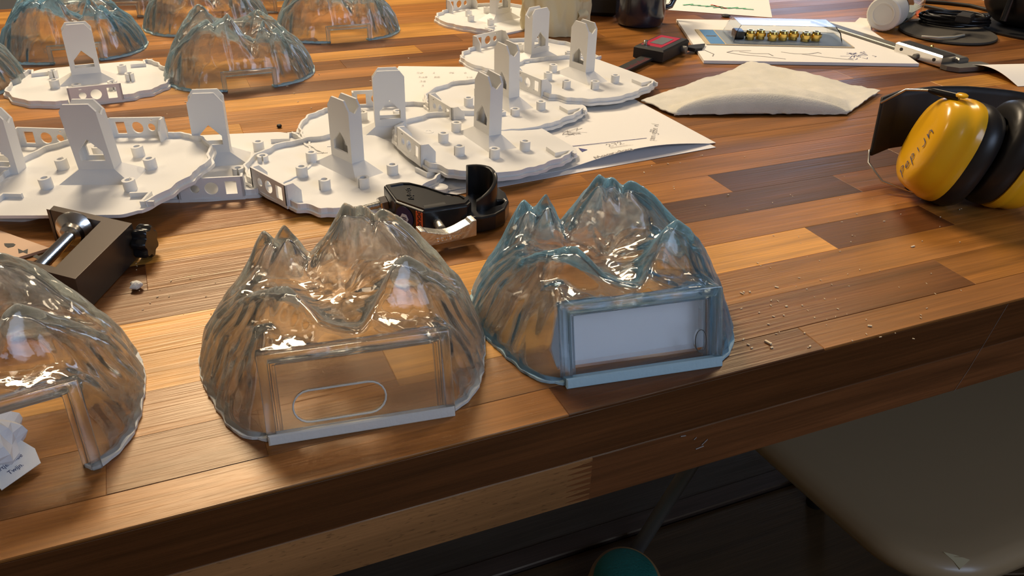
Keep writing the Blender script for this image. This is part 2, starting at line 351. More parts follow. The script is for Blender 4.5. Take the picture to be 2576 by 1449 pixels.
# ------------------------------------------------------------------ table of glued staves
table = thing('work_table', 'long varnished butcher block work table of glued brown staves', 'table', (0.6, .9, 0))
def stave(x0, x1, y0, y1, z0, z1, col, m=MW, name='stave', ch=.0006):
    o = obj(name, G().box(x0-.6, x1-.6, y0-.9, y1-.9, z0, z1, ch=ch), m, table); o.color = (*col, 1); return o
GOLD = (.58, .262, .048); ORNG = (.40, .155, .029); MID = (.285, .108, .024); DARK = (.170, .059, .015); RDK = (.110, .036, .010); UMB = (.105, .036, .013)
XA, XB, ROW, Y0 = -.95, 2.1, .0393, .352
fixed = {  # key staves read off the photo: row -> [(start x, tone)]
 -1: [(XA, MID), (.18, RDK), (.36, MID), (.75, DARK)],
 0: [(XA, MID), (-.057, DARK), (.02, MID), (.20, DARK), (.52, ORNG), (.9, MID)],
 1: [(XA, DARK), (-.10, MID), (.10, GOLD), (.30, ORNG), (.72, MID)],
 2: [(XA, MID), (-.13, GOLD), (.18, ORNG), (.28, GOLD), (.4633, RDK), (.585, ORNG), (1.0, MID)],
 3: [(XA, MID), (-.08, GOLD), (.21, MID), (.30, ORNG), (.75, DARK)],
 4: [(XA, GOLD), (-.16, DARK), (.15, MID), (.26, UMB), (.56, DARK), (.9, ORNG)],
 5: [(XA, ORNG), (-.20, RDK), (-.029, MID), (.22, ORNG), (.450, UMB), (.66, DARK), (1.0, MID)],
 6: [(XA, MID), (-.09, GOLD), (.17, ORNG), (.34, MID), (.70, ORNG)],
 7: [(XA, DARK), (-.12, MID), (.11, ORNG), (.42, MID), (.80, DARK)],
 8: [(XA, GOLD), (-.15, MID), (.20, DARK), (.44, MID), (.95, ORNG)],
 11: [(XA, MID), (-.15, GOLD), (.06, MID), (.40, ORNG), (.8, MID)],
 13: [(XA, GOLD), (-.20, ORNG), (.24, GOLD), (.5, MID)],
 14: [(XA, GOLD), (-.136, DARK), (.05, GOLD), (.30, MID), (.62, ORNG)],
 15: [(XA, MID), (-.16, ORNG), (.04, DARK), (.33, MID), (.7, ORNG)],
 16: [(XA, GOLD), (-.12, GOLD), (.10, ORNG), (.5, MID)],
 17: [(XA, ORNG), (-.04, MID), (.22, DARK), (.48, ORNG)],
 18: [(XA, GOLD), (.02, GOLD), (.33, MID), (.6, ORNG)],
 19: [(XA, ORNG), (.1, DARK), (.4, MID), (.8, DARK)],
}
for k in range(-1, 29):
    y0 = .3255 if k < 0 else Y0+k*ROW; y1 = Y0 if k < 0 else min(y0+ROW, 1.472)
    segs = fixed.get(k)
    if not segs:
        segs = []; x = XA
        while x < XB-.1:
            segs.append((x, rnd.choice([GOLD, ORNG, ORNG, MID, MID, DARK]))); x += rnd.uniform(.22, .5)
    for i, (x, c) in enumerate(segs):
        x1 = segs[i+1][0] if i+1 < len(segs) else XB
        j = rnd.uniform(.88, 1.12)
        stave(x, x1, y0, y1, TZ-.037, TZ-rnd.uniform(0, .00012), tuple(q*j for q in c), ch=.0005 if k < 0 else .00022)
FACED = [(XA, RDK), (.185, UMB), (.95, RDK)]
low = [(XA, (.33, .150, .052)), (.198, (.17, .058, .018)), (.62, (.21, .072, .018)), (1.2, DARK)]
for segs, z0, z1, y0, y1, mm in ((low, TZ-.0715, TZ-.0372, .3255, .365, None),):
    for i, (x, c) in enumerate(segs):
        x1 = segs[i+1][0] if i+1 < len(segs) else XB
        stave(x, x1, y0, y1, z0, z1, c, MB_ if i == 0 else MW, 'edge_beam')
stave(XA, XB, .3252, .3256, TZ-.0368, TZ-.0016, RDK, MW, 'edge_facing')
# finger joint where the pale beech meets the brown piece
g = G()
for k in range(7):
    z = TZ-.0405-k*.0044
    g.add([(-.402-.000, -.5748, z), (-.402-.016, -.5748, z-.0013), (-.402, -.5748, z-.0030), (-.402, -.5743, z), (-.418, -.5743, z-.0013), (-.402, -.5743, z-.0030)], [(0, 1, 2), (3, 5, 4), (0, 3, 4, 1), (1, 4, 5, 2), (0, 2, 5, 3)])
fj = obj('finger_joint', g, MW, table); fj.color = (.17, .058, .018, 1)
obj('under_rail', G().box(-1.45, 1.4, .0, .06, TZ-.135, TZ-.037), GREYM, table)
def leg(x, y, dx, dy):
    return obj('leg', G().tube([(x-.6, y-.9, .0), (x-.6+dx, y-.9+dy, TZ-.037)], .0135, 14), mat('leg_paint', (.10, .085, .07), .5), table, 40)
leg(1.75, .786, -.21, 0); leg(1.75, 1.2, -.21, 0); leg(-.6, .786, .21, 0)

# ------------------------------------------------------------------ resin mountains
mm_ = .001
OUT = [(-50, 0), (-62, 6.5), (-70.5, 19), (-75.5, 34), (-80.5, 50), (-84.5, 66), (-86, 84), (-83, 104), (-74, 123), (-59, 138), (-37, 147.5), (0, 150),
       (37, 147.5), (59, 138), (74, 123), (83, 104), (86, 84), (83.5, 66), (79, 47), (73.5, 31), (68, 17.5), (59, 6.5), (50, 0), (25, 0), (0, 0), (-25, 0)]
CTR = np.array([0., 76.])
def out_radius(a):
    best = None; d = np.array([math.cos(a), math.sin(a)])
    for i in range(len(OUT)):
        p = np.array(OUT[i], float)-CTR; q = np.array(OUT[(i+1) % len(OUT)], float)-CTR; e = q-p
        den = d[0]*e[1]-d[1]*e[0]
        if abs(den) < 1e-9: continue
        t = (p[0]*e[1]-p[1]*e[0])/den; s = (p[0]*d[1]-p[1]*d[0])/den
        if t > 0 and -1e-9 <= s <= 1+1e-9: best = t if best is None else max(best, t)
    return best
PEAK = [(8.6, 119, 80.5), (15, 121.5, 74), (22.2, 124, 74), (27, 121, 68), (31, 117, 74), (41, 115, 68), (52, 109, 59), (62, 101, 47), (71, 92, 34), (-41.6, 127, 63), (-34.5, 122, 57), (-28, 117.4, 71), (-21, 120, 57),
        (-15.7, 121.6, 45), (-5, 120, 56), (-60, 75, 44), (-51, 64, 54), (-43, 57, 61), (-37, 52, 65), (-31, 48, 66), (-24, 39, 60), (-17, 28, 53), (-12, 18.2, 46), (-57, 90, 43), (-36, 38, 47), (-29, 30, 46), (-34, 66, 48), (-49.6, 33, 51), (-43, 42, 48), (-40, 26, 45),
        (-48, 20, 46), (10, 28.2, 54), (3, 22, 47), (17, 35, 58), (24, 42, 66), (28, 49, 73), (35, 49, 77), (43, 50, 70), (53, 54, 59), (63, 60, 46), (70, 64, 35), (36, 34, 48), (46, 34, 46), (56, 42, 43), (64, 48, 36), (28, 33, 49), (26, 60, 57), (38, 62, 56), (50, 68, 46), (62, 74, 38),
        (22, 72, 50), (20, 85, 52), (22, 100, 58), (10, 104, 60), (4, 90, 46), (0, 75, 40), (-4, 58, 38), (0, 44, 40), (-12, 42, 43), (8, 38, 43), (-22, 60, 44), (-16, 78, 38), (-22, 94, 40), (-34, 84, 42), (-38, 100, 41), (-30, 104, 50),
        (-46, 108, 45), (-54, 116, 44), (-64, 100, 36), (36, 84, 54), (40, 96, 60), (52, 86, 44), (46, 92, 50), (-62, 62, 40), (-56, 46, 43), (14, 50, 46), (20, 62, 46),
        (-50, 14.2, 45.5), (-36, 14.5, 45), (-22, 14.5, 45), (-4, 14.5, 45), (12, 14.5, 46), (28, 14.2, 46.5), (42, 14, 46.5), (50, 13.5, 46), (40, 24, 46), (56, 24, 41), (-57, 22, 41),
        (0, 136, 52), (-18, 136, 38), (18, 137, 50), (-34, 136, 44), (36, 132, 46), (52, 124, 40), (-52, 130, 40), (68, 110, 30), (-70, 112, 28)]
NT, NR = 224, 60
angs = [2*PI*k/NT-PI/2+.0001 for k in range(NT)]
RAD = np.array([out_radius(a) for a in angs]); RAD = np.array([.25*RAD[i-1]+.5*RAD[i]+.25*RAD[(i+1) % NT] for i in range(NT)])
ctrl = [(x, y, z) for x, y, z in PEAK]
for k in range(0, NT, 8):
    d = np.array([math.cos(angs[k]), math.sin(angs[k])]); r = RAD[k]; front = (CTR+d*r)[1] < 1 and abs((CTR+d*r)[0]) < 52
    for ins, z in (((0, 0), (4.3, 14), (9, 29)) if front else ((0, 0), (2.2, 10), (5.5, 20), (11, 30))):
        q = CTR+d*(r-ins)*1.0002 if ins == 0 else CTR+d*(r-ins)
        if ins == 0: q = CTR+d*(r+.6)
        ctrl.append((q[0], q[1], z+(2.5*math.sin(k*.9) if z == 30 else 0)))
def tri_eval(pts3, xy):
    vs, es, fs, *_ = delaunay_2d_cdt([Vector((p[0], p[1])) for p in pts3], [], [], 0, 1e-6)
    V = np.array([(v.x, v.y) for v in vs]); src = np.array(pts3)
    Z = np.array([src[np.argmin(((src[:, :2]-v)**2).sum(1)), 2] for v in V])
    out = np.zeros(len(xy)); done = np.zeros(len(xy), bool)
    for a, b, c in fs:
        A_, B_, C_ = V[a], V[b], V[c]; den = (B_[1]-C_[1])*(A_[0]-C_[0])+(C_[0]-B_[0])*(A_[1]-C_[1])
        if abs(den) < 1e-9: continue
        l1 = ((B_[1]-C_[1])*(xy[:, 0]-C_[0])+(C_[0]-B_[0])*(xy[:, 1]-C_[1]))/den
        l2 = ((C_[1]-A_[1])*(xy[:, 0]-C_[0])+(A_[0]-C_[0])*(xy[:, 1]-C_[1]))/den; l3 = 1-l1-l2
        ins = (l1 >= -1e-6) & (l2 >= -1e-6) & (l3 >= -1e-6) & ~done
        out[ins] = (l1*Z[a]+l2*Z[b]+l3*Z[c])[ins]; done |= ins
    return out
tt = np.linspace(0, 1, NR); ss = 1-(1-tt)**1.55          # 0 centre .. 1 rim
ss = ss[1:]
D = np.array([(math.cos(a), math.sin(a)) for a in angs])
XY = CTR+D[None, :, :]*(RAD[None, :, None]*ss[:, None, None])          # rings x angles x 2
HZ = tri_eval(ctrl, XY.reshape(-1, 2)).reshape(len(ss), NT); HZ[-1] = 0
def smooth(Z, n, lo=0.5):
    for _ in range(n):
        a = (np.roll(Z, 1, 1)+np.roll(Z, -1, 1))/2; b = Z.copy(); b[1:-1] = (Z[2:]+Z[:-2])/2
        Z2 = Z*(1-lo)+lo*(a+b)/2; Z2[-1] = 0; Z = Z2
    return Z
HZ = smooth(HZ, 2)
# rock relief: flutes that run down the flanks, finer crags above
FL = np.zeros_like(HZ); RW = np.zeros_like(HZ)
for i in range(len(ss)):
    for j in range(NT):
        a = angs[j]; z = HZ[i, j]; x, y = XY[i, j]
        n1 = mnoise.noise(Vector((math.cos(a)*5.2, math.sin(a)*5.2, z*.018))); n2 = mnoise.noise(Vector((math.cos(a)*11, math.sin(a)*11, 7+z*.03)))
        n3 = mnoise.noise(Vector((x*.085, y*.085, 3.1))); n4 = mnoise.noise(Vector((x*.2, y*.2, 9.4)))
        low_ = max(0., 1-z/46.)
        fr = 0. if (abs(x) < 53 and y < 17) else min(1., max(0., (math.hypot(max(abs(x)-53, 0), max(y-17, 0)))/6.))
        RW[i, j] = ((1-abs(n1)*2.4)*2.1+n2*1.5-.6)*min(1, low_*1.5+.12)*fr*(.35 if i == len(ss)-1 else 1)
        FL[i, j] = ((.5-abs(n3))*2.0-.6+n4*.6)*min(1, z/35.)*fr
HZ2 = np.maximum(HZ+FL, 0); HZ2[-1] = 0
rr = RAD[None, :]*ss[:, None]+RW*np.minimum(1, ss[:, None]*1.2)
XYo = CTR+D[None]*rr[:, :, None]
HS = smooth(HZ2, 7); INS = 4.6
ri = np.maximum(rr-INS*ss[:, None]**.5*np.clip(ss[:, None]*2, 0, 1), 0.2*rr); XYi = CTR+D[None]*ri[:, :, None]
st = np.clip(HS/24., 0, 1); st = st*st*(3-2*st); HI = np.maximum(HS-4.8*st, 0); HI[-1] = 0
def dome_mesh():
    vs, fs = [], []; n = len(ss)
    for X_, Z_ in ((XYo, HZ2), (XYi, HI)):
        vs.append((CTR[0]*mm_, CTR[1]*mm_, float(Z_[0].mean())*mm_))
        for i in range(n):
            for j in range(NT): vs.append((X_[i, j, 0]*mm_, X_[i, j, 1]*mm_, float(Z_[i, j])*mm_))
    o2 = 1+n*NT
    for base, flip in ((0, False), (o2, True)):
        for j in range(NT):
            k = (j+1) % NT; t = (base, base+1+j, base+1+k); fs.append(t if not flip else t[::-1])
        for i in range(n-1):
            for j in range(NT):
                k = (j+1) % NT; q = (base+1+i*NT+j, base+1+(i+1)*NT+j, base+1+(i+1)*NT+k, base+1+i*NT+k); fs.append(q if not flip else q[::-1])
    a = 1+(n-1)*NT; b = o2+1+(n-1)*NT
    for j in range(NT):
        k = (j+1) % NT; fs.append((a+j, b+j, b+k, a+k))
    me = bpy.data.meshes.new('shell'); me.from_pydata(vs, [], fs); return me
LEAN = math.atan2(14.0, 45.5)
FM = Matrix.Rotation(-LEAN, 4, 'X') @ Matrix.Rotation(PI/2, 4, 'X')      # local (x, up the face, out of the face) -> dome frame
def cutter(g):
    me = bpy.data.meshes.new('cut'); me.from_pydata(g.v, [], g.f)
    bm = bmesh.new(); bm.from_mesh(me); bmesh.ops.recalc_face_normals(bm, faces=bm.faces); bm.to_mesh(me); bm.free()
    o = bpy.data.objects.new('cut', me); C.objects.link(o); return o
me0 = dome_mesh(); bm = bmesh.new(); bm.from_mesh(me0); bmesh.ops.recalc_face_normals(bm, faces=bm.faces); bm.to_mesh(me0); bm.free()
tmp = bpy.data.objects.new('tmp', me0); C.objects.link(tmp)
c1 = cutter(G().box(-.0445, .0445, -.03, .0415, -.024, .03, M=FM)); c2 = cutter(G().box(-.029, .024, .118, .18, -.02, .0195))
for c_ in (c1, c2):
    md = tmp.modifiers.new('b', 'BOOLEAN'); md.operation = 'DIFFERENCE'; md.object = c_; md.solver = 'EXACT'
dg = bpy.context.evaluated_depsgraph_get(); dg.update()
DOME = bpy.data.meshes.new_from_object(tmp.evaluated_get(dg)); DOME.name = 'shell'
for o in (tmp, c1, c2): bpy.data.objects.remove(o)
bm = bmesh.new(); bm.from_mesh(DOME); bmesh.ops.remove_doubles(bm, verts=bm.verts, dist=1e-6); bm.to_mesh(DOME); bm.free()
for p in DOME.polygons: p.use_smooth = True
DOME.set_sharp_from_angle(angle=R_(50))
DOME.materials.clear(); DOME.materials.append(RES_CLEAR)
def rim_strip(side):
    g = G(); n = len(ss)-1
    segs = []
    for j in range(NT):
        k = (j+1) % NT; q = []
        for idx in (j, k):
            xo = XYo[n, idx]; d = D[idx]
            e = .9*mnoise.noise(Vector((idx*.55, 4, 0))); q.append((xo+d*(.9+e), xo-d*4.2))
        m = (q[0][0]+q[1][0])/2
        if (abs(m[0]) < 44.5 and m[1] < 3) or (-29 < m[0] < 24 and m[1] > 120) or m[0]*side < 0: continue
        h0 = 1.9+1.3*mnoise.noise(Vector((j*.4, 0, 0))); h1 = 1.9+1.3*mnoise.noise(Vector((k*.4 if k else NT*.4, 0, 0)))
        o0, i0 = q[0]; o1, i1 = q[1]; z = .0004
        V = [(o0[0], o0[1], 0), (o1[0], o1[1], 0), (i1[0], i1[1], 0), (i0[0], i0[1], 0), (o0[0], o0[1], h0), (o1[0], o1[1], h1), (i1[0], i1[1], h1), (i0[0], i0[1], h0)]
        g.add([(a*mm_, b*mm_, c*mm_) for a, b, c in V], [(0, 3, 2, 1), (4, 5, 6, 7), (0, 1, 5, 4), (2, 3, 7, 6), (0, 4, 7, 3), (1, 2, 6, 5)])
    return g
RIM, RIM2 = rim_strip(-1), rim_strip(1)
def U(w, h, t, z0, z1, y0=0.0):     # inverted U in the plane of the face
    return G().prism([(-w, y0), (-w+t, y0), (-w+t, h-t), (w-t, h-t), (w-t, y0), (w, y0), (w, h), (-w, h)], (), z0, z1, FM)
FR = U(.0505, .0480, .0050, -.007, .0030)
FR2 = U(.0448, .0428, .0028, -.0065, -.0025)
RN = U(.0300, .0215, .0048, -.0035, .0035)
def lean_back(g):   # rear notch frame stands upright at the back wall
    h = G(); return h.add([tuple((FM.inverted() @ Vector(p))) for p in g.v], g.f, Matrix.Translation((-.0025, .1475, 0)) @ Matrix.Rotation(PI/2, 4, 'X'))
RN = lean_back(RN)
def mount_meshes(res, frost, key):
    d = {}; EDG = RES_EDGE if key == 'c' else RES_EDGE_B
    m = DOME.copy(); m.materials.clear(); m.materials.append(res); d['shell'] = m
    for nm, gg, mt in (('rim', RIM, frost), ('rim2', RIM2, frost), ('window_frame', FR, EDG), ('window_rebate', FR2, res), ('rear_frame', RN, EDG)):
        o = obj(nm, gg, mt, smooth=30, bevel=.0007 if 'rim' not in nm else 0); d[nm] = o.data; bpy.data.objects.remove(o)
    return d
KINDS = {'clear': mount_meshes(RES_CLEAR, FROST, 'c'), 'blue': mount_meshes(RES_BLUE, FROST_B, 'b'), 'pale': mount_meshes(RES_PALE, FROST_B, 'p')}
def mountain(kind, label, pos, deg, rear=True, front=True):
    t = thing('resin_mountain', label, 'mountain model', (pos[0], pos[1], TZ+.0002), (0, 0, R_(deg)), 'cast resin mountain shells')
    d = KINDS[kind]
    for nm in ('shell', 'rim', 'rim2', 'window_frame', 'window_rebate', 'rear_frame'): obj(nm.strip('2'), None, None, t, me=d[nm])
    return t
def capsule(cx, cy, w, h, n=10):
    r = h/2
    return arc(cx+w/2-r, cy, r, -90, 90, n)+arc(cx-w/2+r, cy, r, 90, 270, n)
d2 = mountain('clear', 'clear colourless resin mountain with an oblong slot in its front window', (.0716, .3573), -6.87)
g = G().prism(rect(-.0435, .0435, .002, .0405), [capsule(-.011, .0155, .049, .0175)], -.0035, -.0005, FM); pn = obj('window_pane', g, RES_PANE, d2, bevel=.0003)
capl = [FM @ Vector((x, y, -.0004)) for x, y in capsule(-.011, .0155, .0492, .0177)]
obj('slot_lip', G().tube(capl+capl[:1], .00055, 6), FROST, pn, 60)
obj('sill', G().box(-.0500, .0500, -.0018, .0042, -.002, .0042, M=FM, ch=.0008), FROST, d2)
d3 = mountain('blue', 'light blue resin mountain with a white lined front window at the table edge', (.2392, .34411), -7.77)
g = G().prism(rect(-.0435, .0435, .002, .0405), [circ(.0375, .0150, .0036, 20, .0070)], -.0035, -.0005, FM); pn = obj('window_pane', g, RES_PANE_B, d3, bevel=.0003)
capl = [FM @ Vector((x, y, -.0004)) for x, y in circ(.0375, .0150, .0037, 24, .0071)]
obj('hole_lip', G().tube(capl+capl[:1], .0003, 6), GREYM, pn, 60)
obj('sill', G().box(-.0500, .0500, -.0018, .0048, -.002, .0042, M=FM, ch=.0008), FROST_B, d3)
top = [(.047-.094*k/24, .0425+.0016*math.sin(k*.8)+.0012*math.sin(k*1.9+1)+(.0015 if k < 8 else 0)) for k in range(25)]
g = G().prism([(-.050, .006), (.047, .006)]+top+[(-.051, .03), (-.053, .018)], (), -.0150, -.0138, FM)
sh = obj('backing_sheet', g, SHEETW); tag(sh, 'white sheet standing behind the window of the light blue mountain', 'sheet')
sh.location = d3.location; sh.rotation_euler = d3.rotation_euler
# left one, cut by the frame: right foot of its open window is at photo (243, 1178)
a1 = 9.0; foot = P(243, 1178)
def from_local(world, lx, ly, deg): a = R_(deg); return (world.x-(lx*math.cos(a)-ly*math.sin(a)), world.y-(lx*math.sin(a)+ly*math.cos(a)))
mountain('clear', 'clear resin mountain with an open front window, cut off at the left edge', from_local(foot, .0475, 0.0, a1), a1)
def back(kind, label, base, deg):   # base: world point of the middle of the rear edge
    mountain(kind, label, from_local(base, -.0025, .150, deg), deg)
back('pale', 'pale resin mountain nearest the row of white plates, seen from behind', P(632, 226), 180)
back('blue', 'strong blue resin mountain behind the white plate, seen from behind', P(196, 158), 181)
back('pale', 'pale resin mountain at the back right, seen from behind by the bare table', P(880, 106), 178)
back('pale', 'pale resin mountain half hidden behind the nearest rear one', P(536, 90), 178)
back('clear', 'clear resin mountain glimpsed between the blue and the pale rear ones', P(300, 45), 170)
back('blue', 'blue resin mountain cut by the left edge, level with the strong blue one', P(-195, 150), 190)
back('pale', 'pale resin mountain cut by the left edge, beside the far white plate', P(-150, 262), 186)
back('clear', 'clear resin mountain at the top edge between two pale ones', P(742, 30), 180)

# ------------------------------------------------------------------ white printed base plates
def plate_outline():
    pts = []
    for k in range(NT):
        d = D[k]; p = CTR+d*RAD[k]; x, y = p
        w = 0. if y < 8 else 1.0
        n = mnoise.noise(Vector((math.cos(angs[k])*9, math.sin(angs[k])*9, 2.0)))*2.6+.7*math.sin(k*.55)
        if abs(x) < 30 and y > 120: n = 0
        pts.append(CTR+d*(RAD[k]+1.0+w*n))
    return pts
PO = plate_outline()
def plate_parts():
    g = G().prism([(p[0]*mm_, p[1]*mm_) for p in PO], (), 0, .0026)
    parts = {'base': (g, 30)}
    A_ = [(PO[k]-D[k]*2.2, PO[k]-D[k]*4.2) for k in range(NT)]
    for side, nm in ((-1, 'rim'), (1, 'rim2')):
        g = G()
        for k in range(NT):
            j = (k+1) % NT; m = (A_[k][0]+A_[j][0])/2
            if m[1] < 12.5 or (abs(m[0]+3) < 27 and m[1] > 120) or m[0]*side < 0: continue
            (o0, i0), (o1, i1) = A_[k], A_[j]; z0, z1 = 2.6, 7.2
            V = [(*o0, z0), (*o1, z0), (*i1, z0), (*i0, z0), (*o0, z1), (*o1, z1), (*i1, z1), (*i0, z1)]
            g.add([(a*mm_, b*mm_, c*mm_) for a, b, c in V], [(0, 3, 2, 1), (4, 5, 6, 7), (0, 1, 5, 4), (2, 3, 7, 6), (0, 4, 7, 3), (1, 2, 6, 5)])
        parts[nm] = (g, 30)
    for s, nm in ((-1, 'guide_rib'), (1, 'guide_rib2')):
        q = [(44, 29), (61, 30), (61, 14.5), (70, 14.5), (70, 12.5), (59, 12.5), (59, 28), (44, 27)]
        parts[nm] = (G().prism([(s*x*mm_, y*mm_) for x, y in q], (), .0026, .0066), None)
    # rear connector panel with side gussets
    PM = Matrix.Translation((-.003, .1500, 0)) @ Matrix.Rotation(PI/2, 4, 'X')
    g = G().prism(rect(-.0260, .0260, .0, .0205), [circ(.0125, .0112, .0036, 18), circ(-.0005, .0112, .0054, 22), rect(-.0205, -.0115, .0055, .0168), rect(.0125, .0150, .0172, .0184)], 0, .0018, PM)
    for s in (-1, 1):
        x = -.003+s*.026
        GM = Matrix.Translation((x-(.0018 if s > 0 else 0), .150, 0)) @ Matrix(((0, 0, 1, 0), (-1, 0, 0, 0), (0, 1, 0, 0), (0, 0, 0, 1)))
        g.prism([(0, .0026), (.0145, .0026), (.0145, .0125), (.0075, .0205), (0, .0205)], (), 0, .0018, GM)
    parts['panel'] = (g, None)
    # tower
    cx, cy = .0035, .0655
    w, h, dp, z0, z1 = .0150, .0, .0066, .0115, .0665
    def wall(y, ch):
        T = Matrix.Translation((cx, y, 0)) @ Matrix.Rotation(PI/2, 4, 'X')
        return [(-w, z0), (w, z0), (w, z1-ch), (w-ch*.75, z1), (-w+ch*.75, z1), (-w, z1-ch)], [[(-.0100, .0195), (.0100, .0195), (.0100, .0275), (0, .0380), (-.0100, .0275)]], T
    g = G()
    o_, h_, T = wall(cy-dp+.0018, .0060); g.prism(o_, h_, 0, .0018, T)
    o_, h_, T = wall(cy+dp, .0085); g.prism(o_, h_, 0, .0018, T)
    for s in (-1, 1):
        x = cx+s*w-(.0018 if s > 0 else 0)
        SM = Matrix.Translation((x, cy, 0)) @ Matrix(((0, 0, 1, 0), (1, 0, 0, 0), (0, 1, 0, 0), (0, 0, 0, 1)))
        g.prism([(-dp+.0018, z0), (dp-.0018, z0), (dp-.0018, z1-.0075), (0, z1-.0112), (-dp+.0018, z1-.0058)], (), 0, .0018, SM)
    parts['tower'] = (g, None)
    fw, fd = .0305, .0150
    g = G().rings([[(cx-fw, cy-fd, .0026), (cx+fw, cy-fd, .0026), (cx+fw, cy+fd, .0026), (cx-fw, cy+fd, .0026)],
                   [(cx-w, cy-dp, .0122), (cx+w, cy-dp, .0122), (cx+w, cy+dp, .0122), (cx-w, cy+dp, .0122)]])
    parts['tower_foot'] = (g, None)
    g = G()
    def stud_mesh(slot):
        gg = G(); a0 = 12 if slot else 0; n = 22
        if slot:
            o_ = arc(0, 0, .0050, 100, 440, n); i_ = arc(0, 0, .0027, 440, 100, n); gg.prism(o_+i_, (), 0, .0088)
        else: gg.prism(circ(0, 0, .0050, n), [circ(0, 0, .0027, 14)], 0, .0088)
        return gg
    return parts, stud_mesh(False), stud_mesh(True)
parts, S0, S1 = plate_parts()
PLM = {}
for nm, (g, sm) in parts.items():
    o = obj(nm, g, WHITE, smooth=sm); PLM[nm] = o.data; bpy.data.objects.remove(o)
SM_ = []
for g in (S0, S1):
    o = obj('stud', g, WHITE, smooth=40); SM_.append(o.data); bpy.data.objects.remove(o)
STUDS = [(.037, .0812, 0), (.015, .1062, 0), (-.0209, .1079, 1), (-.0400, .0820, 1), (-.0340, .0460, 0), (.0382, .0408, 1)]
def plate(label, pillar, deg, z=0.0, tilt=(0, 0), studs=STUDS):
    """pillar: world x, y of the tower; tilt: (degrees, azimuth of the side that is raised)"""
    a = R_(deg)
    t = thing('base_plate', label, 'base plate', (0, 0, 0), (0, 0, 0), 'white printed base plates')
    px, py = .0035, .0655
    Mz = Matrix.Rotation(a, 4, 'Z'); ax = Vector((-math.sin(R_(tilt[1])), math.cos(R_(tilt[1])), 0))
    Mt = Matrix.Rotation(-R_(tilt[0]), 4, ax)
    t.matrix_world = Matrix.Translation((pillar[0], pillar[1], TZ+z)) @ Mt @ Mz @ Matrix.Translation((-px, -py, 0))
    for nm in ('base', 'rim', 'rim2', 'guide_rib', 'guide_rib2', 'panel', 'tower_foot', 'tower'): obj(nm.strip('2'), None, None, t, me=PLM[nm])
    for x, y, k in studs: obj('stud', None, None, t, me=SM_[k], loc=(x, y, .0026))
    return t
plate('white base plate in front of the strong blue mountain, hole panel towards the viewer', (-.068, 1.054), -178)
plate('white base plate tipped over its neighbours behind the black table clamp', (-.0510, .7170), -27, .0160, (4.6, 8))
plate('white base plate cut by the left edge, under the tipped plate', (-.128, .770), -24, studs=[q for q in STUDS if q[0] < 0])
plate('white base plate lying low between the tipped plate and the centre left plate', (.0386, .765), 168)
plate('white base plate left of centre, behind the clear mountain and the coupler', (.146, .700), 113, .0035)
plate('white base plate at the back, hole panel standing behind its tower', (.207, .780), -10.5, .0)
plate('white base plate in the middle, its curved rim beside the half coupler', (.283, .713), 97.5, .0075, (1.5, 190))
plate('white base plate partly under the middle one, with writing paper on its left', (.348, .820), 99, .0040, (1.0, 10))
plate('white base plate at the right end of the row, touching the cream cloth', (.464, .871), 103, .0065)
plate('white base plate in front of the cream bag, hole panel at its far left', (.454, .978), 21)
plate('white base plate at the top edge left of the cream bag', (.492, 1.192), 22)

# ------------------------------------------------------------------ papers
def sheet(name, label, poly_fn, nu=24, nv=18, m=PAPER, thick=.00035):
    o = obj(name, G().grid(poly_fn, nu, nv, thick=thick), m, smooth=40); return tag(o, label, 'paper')
def quad(a, b, c, d, lift=None):
    a, b, c, d = map(Vector, (a, b, c, d))
    def fn(u, v):
        p = (a*(1-u)+b*u)*(1-v)+(d*(1-u)+c*u)*v
        return (p.x, p.y, TZ+.0006+(lift(u, v) if lift else 0))
    return fn
V2 = lambda x, y: Vector((x, y, 0))
sheet('paper_sheet', 'white sheet with small pencilled columns behind the middle plates', quad(V2(.175, .80), V2(.36, .77), V2(.425, .955), V2(.282, 1.008)))
g = G()
PMx = frame((.285, .985, TZ+.0010), (1, -.33, 0), (0, 0, 1))
for i in range(6):
    for j in range(6):
        if rnd.random() < .25: continue
        x = .012+i*.019+j*.002; y = -.012-j*.017
        handwriting(g, ''.join(rnd.choice('2580137Bas') for _ in range(rnd.choice([1, 2, 2, 3]))), .0042, PMx @ Matrix.Translation((x, y, 0)), adv=.9, rnd=rnd)
o = obj('pencil_notes', g, PENCIL); o.parent = bpy.data.objects['paper_sheet']
# folded note paper with the day and a number
pa = P(1800, 362); 
def note_fn(z, dx, dy, lift):
    o = Vector((pa.x, pa.y, 0))
    ex = Vector((-.297*math.cos(R_(4)), -.297*math.sin(R_(4)), 0)); ey = Vector((-.012, .21, 0))
    return quad(o+ex+Vector((dx, dy, 0)), o+Vector((dx, dy, 0)), o+ey+Vector((dx, dy, 0)), o+ey+ex+Vector((dx, dy, 0)), lift)
sheet('paper_sheet', 'under sheet showing as a bluish sliver below the note paper', note_fn(0, -.006, -.009, lambda u, v: 0), m=PAPER2)
NL = lambda u, v: .0008+.0085*max(0, (1-v*5))**1.5*max(0, math.sin(PI*min(1, max(0, (u-.42)/.56))))*1.0
note = sheet('note_paper', 'white note paper with a handwritten day and number beside the middle plate', note_fn(0, 0, 0, NL), 40, 30)
g = G(); g2 = G()
Mx = lambda u, v, deg: frame(P(u, v, .0016), (math.cos(R_(deg)), math.sin(R_(deg)), 0), (0, 0, 1))
Mn = frame(P(1500, 405, .0045), P(1592, 388, .0045)-P(1500, 405, .0045), (0, -.1, 1))
handwriting(g, 'Maandag', .0064, Mn, adv=.92, w=.0008)
handwriting(g, '272', .0068, frame(P(1530, 371, .002), P(1575, 363, .002)-P(1530, 371, .002), (0, 0, 1)), w=.0006)
